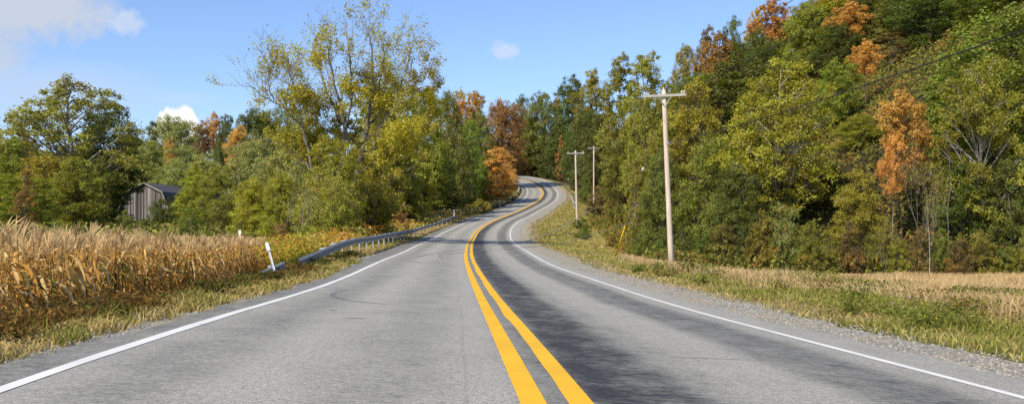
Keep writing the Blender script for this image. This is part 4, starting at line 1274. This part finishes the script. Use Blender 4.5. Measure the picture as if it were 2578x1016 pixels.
marker('leaning white marker post in the grass between the corn and the guardrail', 697, None, 27.3, 1.04, -.27, .082)
marker('thin white marker post sticking up through the right end of the corn', 606, None, 47, 2.1, -.02, .10)
marker('small white marker at the far end of the long guardrail', 1143, None, 141, 1.6, 0, .20)
marker('small white marker post in the verge before the distant left guardrail', 1259, None, 196, 1.4, -.1, .20)

# ------------------------------------------------------------------ utility poles, guy wires and cables
def pole(label, px, py, dist, top, lean, r0=.165, pale=1.0):
    x, y = bearing(px, dist); g = float(ground(x, y)); H = level(top, dist) - g
    o = empty('utility_pole', (x, y, g)); prop(o, label, 'utility pole'); o.rotation_euler = (0, lean, 0)
    b = MB(); z = np.linspace(-.4, H, 8)
    b.tube(np.stack([0*z, 0*z, z], 1), np.linspace(r0, r0*.72, 8), 12)
    link('shaft', b.mesh('shaft', M['pole'], True), o)
    ca = H - .34; L = 2.45
    b = MB(); b.box((0, -r0*.72 - .055, ca), (L, .10, .13)); link('crossarm', b.mesh('crossarm', M['arm']), o)
    for sx in (-1, 1):
        b = MB(); b.tube([(sx*.42, -r0*.72 - .115, ca - .03), (sx*.02, -r0*.72 - .08, ca - .58)], .022, 4); link('brace', b.mesh('brace', M['greymetal']), o)
        for ix in (1.12, .98) if sx else ():
            b = MB(); zz = np.array([0, .03, .05, .07, .10, .12, .15, .17]); rr = np.array([.018, .02, .055, .03, .065, .035, .04, .01])
            b.tube(np.stack([0*zz + sx*ix*L/2.45, 0*zz - r0*.72 - .055, ca + .066 + zz], 1), rr, 10); link('insulator', b.mesh('insulator', M['ceramic'], True), o)
    b = MB(); zz = np.array([0, .04, .06, .08, .12, .15, .19, .22]); rr = np.array([.02, .02, .06, .03, .07, .035, .045, .01])
    b.tube(np.stack([0*zz, 0*zz, H - .01 + zz * .7], 1), rr, 10); link('insulator', b.mesh('insulator', M['ceramic'], True), o)
    b = MB(); b.box((r0*.55, -r0*.6, H - 3.0), (.12, .10, .16)); b.tube([(r0*.6, -r0*.7, H - 3.0), (r0*.9 + .1, -r0*.8, H - 3.05), (r0*.9 + .12, -r0*.8, H - 2.9)], .02, 4)
    link('cable_bracket', b.mesh('cable_bracket', M['greymetal']), o)
    return o, np.array([x, y, g]), H, lean


P1 = pole('tall pale utility pole with a crossarm, standing in dry grass before the right wood', 1690, 655, 56, 226, -.043)
P2 = pole('middle-sized wooden utility pole with a crossarm on the grassy bank by the far bend', 1453, 552, 141, 380, -.022, .17)
P3 = pole('small distant wooden utility pole with a crossarm against the dark trees', 1495, 474, 205, 369, 0.0, .19)


def on_pole(P, x, z): return P[1] + np.array([x * math.cos(P[3]) + z * math.sin(P[3]), -.17, z * math.cos(P[3]) - x * math.sin(P[3])])


def cable(name, label, a, b, sag, r, mat, group=None):
    t = np.linspace(0, 1, 60)[:, None]
    p = a * (1 - t) + b * t; p[:, 2] -= (4 * sag * t * (1 - t))[:, 0]
    m = MB(); m.tube(p, r, 5); prop(link(name, m.mesh(name, mat, True)), label, 'cable', group)


BACK = np.array([12.6, -29.0, -.2])               # foot of the next pole along, behind the viewer
cable('telephone_cable', 'thick black cable sagging from the tall pole up to the right picture edge', on_pole(P1, .2, P1[2] - 3.0), BACK + np.array([0, 0, 6.9]), 1.15, .017, M['cable'])
cable('power_line', 'thin dark power line crossing the hilltop sky, upper of the two', on_pole(P1, -1.1, P1[2] - .2), BACK + np.array([-1.1, 0, 9.6]), .9, .011, M['cable'])
cable('power_line', 'thin dark power line crossing the orange hilltop trees, lower of the two', on_pole(P1, 1.1, P1[2] - .2), BACK + np.array([1.1, 0, 9.6]), .9, .011, M['cable'])
cable('power_line', 'faint power line between the tall pole and the second pole', on_pole(P1, -1.1, P1[2] - .2), on_pole(P2, -1.1, P2[2] - .2), 1.2, .006, M['wire'])
cable('telephone_cable', 'faint lower cable between the tall pole and the second pole', on_pole(P1, 0, P1[2] - 3.0), on_pole(P2, 0, P2[2] - 3.0), 1.3, .008, M['cable'])


def guy(label, foot, head, guard, ins):
    o = empty('guy_wire', tuple(foot)); prop(o, label, 'guy wire')
    v = head - foot; d = v / np.linalg.norm(v)
    m = MB(); m.tube([d * 0, v], .007, 4); link('wire', m.mesh('wire', M['wire']), o)
    if guard:
        m = MB(); m.tube([d * .02, d * guard * .5, d * guard], .045, 8); link('guard_sleeve', m.mesh('guard_sleeve', M['yellowplastic'], True), o)
    if ins:
        k = np.array([0, .04, .1, .2, .26, .3]); m = MB(); L = np.linalg.norm(v) * ins
        m.tube(d[None] * (L + k[:, None]), [.02, .07, .085, .085, .07, .02], 10); link('insulator', m.mesh('insulator', M['ceramic'], True), o)


def foot_at(px, dist):
    x, y = bearing(px, dist); return np.array([x, y, float(ground(x, y))])


guy('guy wire with a bright yellow sleeve and white insulator, running to the tall pole', foot_at(1549, 66), on_pole(P1, -.05, P1[2] - .75), 3.1, .60)
guy('bare thin guy wire just right of the yellow sleeve', foot_at(1563, 68), on_pole(P1, 0, P1[2] - 3.05), 0, 0)
guy('distant guy wire with a faded yellow sleeve left of the second pole', foot_at(1403, 152), on_pole(P2, -.05, P2[2] - .6), 2.3, .62)

# ------------------------------------------------------------------ the old barn
def barn():
    bd = 150.0
    x, y = bearing(364, bd); rz = -.10
    g = level(566, bd); o = empty('barn', (x, y, g), rz); prop(o, 'weathered grey board barn with a gambrel roof, half hidden by trees behind the corn', 'barn')
    hw, he, hk, ha, kx, L = 3.95, 2.2, 4.95, 6.35, 2.85, 13.0    # half width, eave, knee, apex heights, knee half width, length
    prof = [(-hw, he), (-kx, hk), (0, ha), (kx, hk), (hw, he)]
    m = MB(); r = np.random.default_rng(3); n = 34                # vertical boards with gaps and uneven feet
    top = lambda q: np.interp(q, [p[0] for p in prof], [p[1] for p in prof])
    for k in range(n):
        a = -hw + 2*hw * k / n; b = -hw + 2*hw * (k + 1) / n - r.uniform(.012, .05)
        z0 = r.uniform(-.3, .1); d = r.uniform(0, .03)
        v = [(a, -d, z0), (b, -d, z0), (b, -d, top(b) - .03), (a, -d, top(a) - .03), (a, .05, z0), (b, .05, z0), (b, .05, top(b) - .03), (a, .05, top(a) - .03)]
        m.add(v, [[0, 1, 2, 3], [1, 5, 6, 2], [4, 0, 3, 7]], np.array((1, .97, .94)) * r.choice([.28, .6, .85, 1.15], p=[.2, .25, .3, .25]))
    link('gable_wall', m.mesh('gable_wall', M['boards']), o)
    m = MB(); m.box((0, .35, 2.0), (2*hw - .5, .05, 4.6)); link('dark_backing', m.mesh('dark_backing', M['cable']), o)  # black sheet painting the unlit interior seen through the board gaps
    for sx in (-1, 1):
        m = MB(); m.box((sx * (hw - .03), L/2 + .06, he/2 - .2), (.06, L, he + .38)); link('side_wall', m.mesh('side_wall', M['boards']), o)
        rf = None
        m = MB()
        for (x0, z0), (x1, z1) in (((hw + .15, he - .35), (kx, hk)), ((kx, hk), (0, ha))):
            for k in range(8):
                ya, yb = -.3 + (L + .6) * k / 8, -.3 + (L + .6) * (k + 1) / 8
                t = .08
                v = [(sx*x0, ya, z0), (sx*x1, ya, z1), (sx*x1, yb, z1), (sx*x0, yb, z0), (sx*x0, ya, z0 + t), (sx*x1, ya, z1 + t), (sx*x1, yb, z1 + t), (sx*x0, yb, z0 + t)]
                m.add(v, [[0, 1, 2, 3], [4, 5, 6, 7], [0, 1, 5, 4], [0, 3, 7, 4], [2, 3, 7, 6]])
        link('roof', m.mesh('roof', M['tin']), o)
        m = MB()
        for (x0, z0), (x1, z1) in (((hw + .1, he - .3), (kx, hk)), ((kx, hk), (0, ha))):
            m.tube([(sx*x0, -.34, z0 - .05), (sx*x1, -.34, z1 - .05)], .11, 4)
        link('bargeboard', m.mesh('bargeboard', M['trim']), o)


barn()
#THINGS-END

# ------------------------------------------------------------------ light, camera
def sky():
    w = bpy.data.worlds.new('World'); scene.world = w; w.use_nodes = True
    nt = w.node_tree; nt.nodes.clear()
    N = nt.nodes.new; L = nt.links.new
    out = N('ShaderNodeOutputWorld'); bg = N('ShaderNodeBackground'); bg.inputs[1].default_value = .10
    st = N('ShaderNodeTexSky'); st.sky_type = 'NISHITA'; st.sun_disc = False
    st.sun_elevation = SUN_EL; st.sun_rotation = SUN_AZ; st.air_density = 1.0; st.dust_density = .6; st.ozone_density = 2.2; st.altitude = 300
    tc = N('ShaderNodeTexCoord'); sp = N('ShaderNodeSeparateXYZ'); L(tc.outputs['Generated'], sp.inputs[0])

    def mt(op, a, b, clamp=False):
        n = N('ShaderNodeMath'); n.operation = op; n.use_clamp = clamp
        for i, v in enumerate((a, b)):
            if isinstance(v, (int, float)): n.inputs[i].default_value = v
            else: L(v, n.inputs[i])
        return n.outputs[0]
    yy = mt('MAXIMUM', sp.outputs[1], .02)
    az = mt('DIVIDE', sp.outputs[0], yy); el = mt('DIVIDE', sp.outputs[2], yy)
    front = mt('GREATER_THAN', sp.outputs[1], .05)

    def mixc(f, a, b, mode='MIX'):
        n = N('ShaderNodeMix'); n.data_type = 'RGBA'; n.blend_type = mode
        for s, v in ((n.inputs[0], f), (n.inputs[6], a), (n.inputs[7], b)):
            if isinstance(v, (int, float)): s.default_value = v
            elif isinstance(v, tuple): s.default_value = (*v, 1)
            else: L(v, s)
        return n.outputs[2]
    col = mixc(1.0, st.outputs[0], SKY_TINT, 'MULTIPLY')
    # clouds: soft clumps at fixed bearings, broken up by noise
    nz = N('ShaderNodeTexNoise'); nz.inputs['Scale'].default_value = 9; nz.inputs['Detail'].default_value = 7; nz.inputs['Roughness'].default_value = .6
    L(tc.outputs['Generated'], nz.inputs['Vector'])
    nb = N('ShaderNodeTexNoise'); nb.inputs['Scale'].default_value = 34; nb.inputs['Detail'].default_value = 6; nb.inputs['Roughness'].default_value = .62
    L(tc.outputs['Generated'], nb.inputs['Vector'])
    for (px, py, rx, ry, amt, hard, c, nn, amp) in CLOUDS:
        a0, e0 = (px - CX) / F, (HY - py) / F
        dx = mt('DIVIDE', mt('SUBTRACT', az, a0), rx / F); dy = mt('DIVIDE', mt('SUBTRACT', el, e0), ry / F)
        d = mt('SQRT', mt('ADD', mt('MULTIPLY', dx, dx), mt('MULTIPLY', dy, dy)), 0)
        d = mt('ADD', d, mt('MULTIPLY', mt('SUBTRACT', (nz if nn == 0 else nb).outputs[0], .5), amp))
        f = mt('MULTIPLY', mt('SUBTRACT', 1.0, d), hard, True)
        f = mt('MULTIPLY', mt('MULTIPLY', f, amt), front)
        col = mixc(f, col, c)
    L(col, bg.inputs[0]); L(bg.outputs[0], out.inputs[0])


SUN_DIR = np.array([-.47, -.56, .66])          # towards the sun: behind the camera's left shoulder
SUN_DIR /= np.linalg.norm(SUN_DIR)
SUN_EL = math.asin(SUN_DIR[2]); SUN_AZ = math.atan2(SUN_DIR[0], SUN_DIR[1])
SKY_TINT = (1.45, 1.56, 1.86)
CLOUDS = [(80, 15, 260, 95, .95, 1.7, (6.0, 6.6, 7.7), 1, 1.7), (-30, 130, 130, 110, .85, 1.6, (5.7, 6.5, 7.9), 1, 1.6), (110, 235, 340, 95, .62, 1.3, (5.9, 7.0, 8.9), 0, .8),
          (318, 55, 44, 46, .7, 1.6, (6.4, 7.4, 9.0), 1, 3.2), (1262, 133, 50, 27, .65, 1.6, (6.8, 7.7, 9.2), 1, 3.6), (440, 315, 75, 52, 1.0, 4.0, (10.5, 10.4, 10.2), 1, 2.4), (470, 250, 100, 24, .35, 1.3, (6.2, 7.4, 9.2), 1, 1.0)]
sky()
sun = bpy.data.lights.new('Sun', 'SUN'); sun.energy = 5.0; sun.angle = math.radians(.5); sun.color = (1, .90, .72)
so = bpy.data.objects.new('Sun', sun); COL.objects.link(so)
from mathutils import Vector
so.rotation_euler = Vector(-SUN_DIR).to_track_quat('-Z', 'Y').to_euler()
cam = bpy.data.cameras.new('Camera'); co = bpy.data.objects.new('Camera', cam); COL.objects.link(co)
co.location = (0, 0, CAM_H); co.rotation_euler = (PI / 2, 0, 0)
cam.sensor_width = 36; cam.lens = F / 2578 * 36; cam.shift_y = (HY - 508) / 2578; cam.clip_end = 4000; cam.clip_start = .1
scene.camera = co
scene.view_settings.view_transform = 'Standard'; scene.view_settings.look = 'None'; scene.view_settings.exposure = 0
scene.render.engine = 'CYCLES'
scene.cycles.max_bounces = 6; scene.cycles.diffuse_bounces = 3; scene.cycles.transmission_bounces = 4; scene.cycles.glossy_bounces = 2
scene.cycles.use_denoising = False
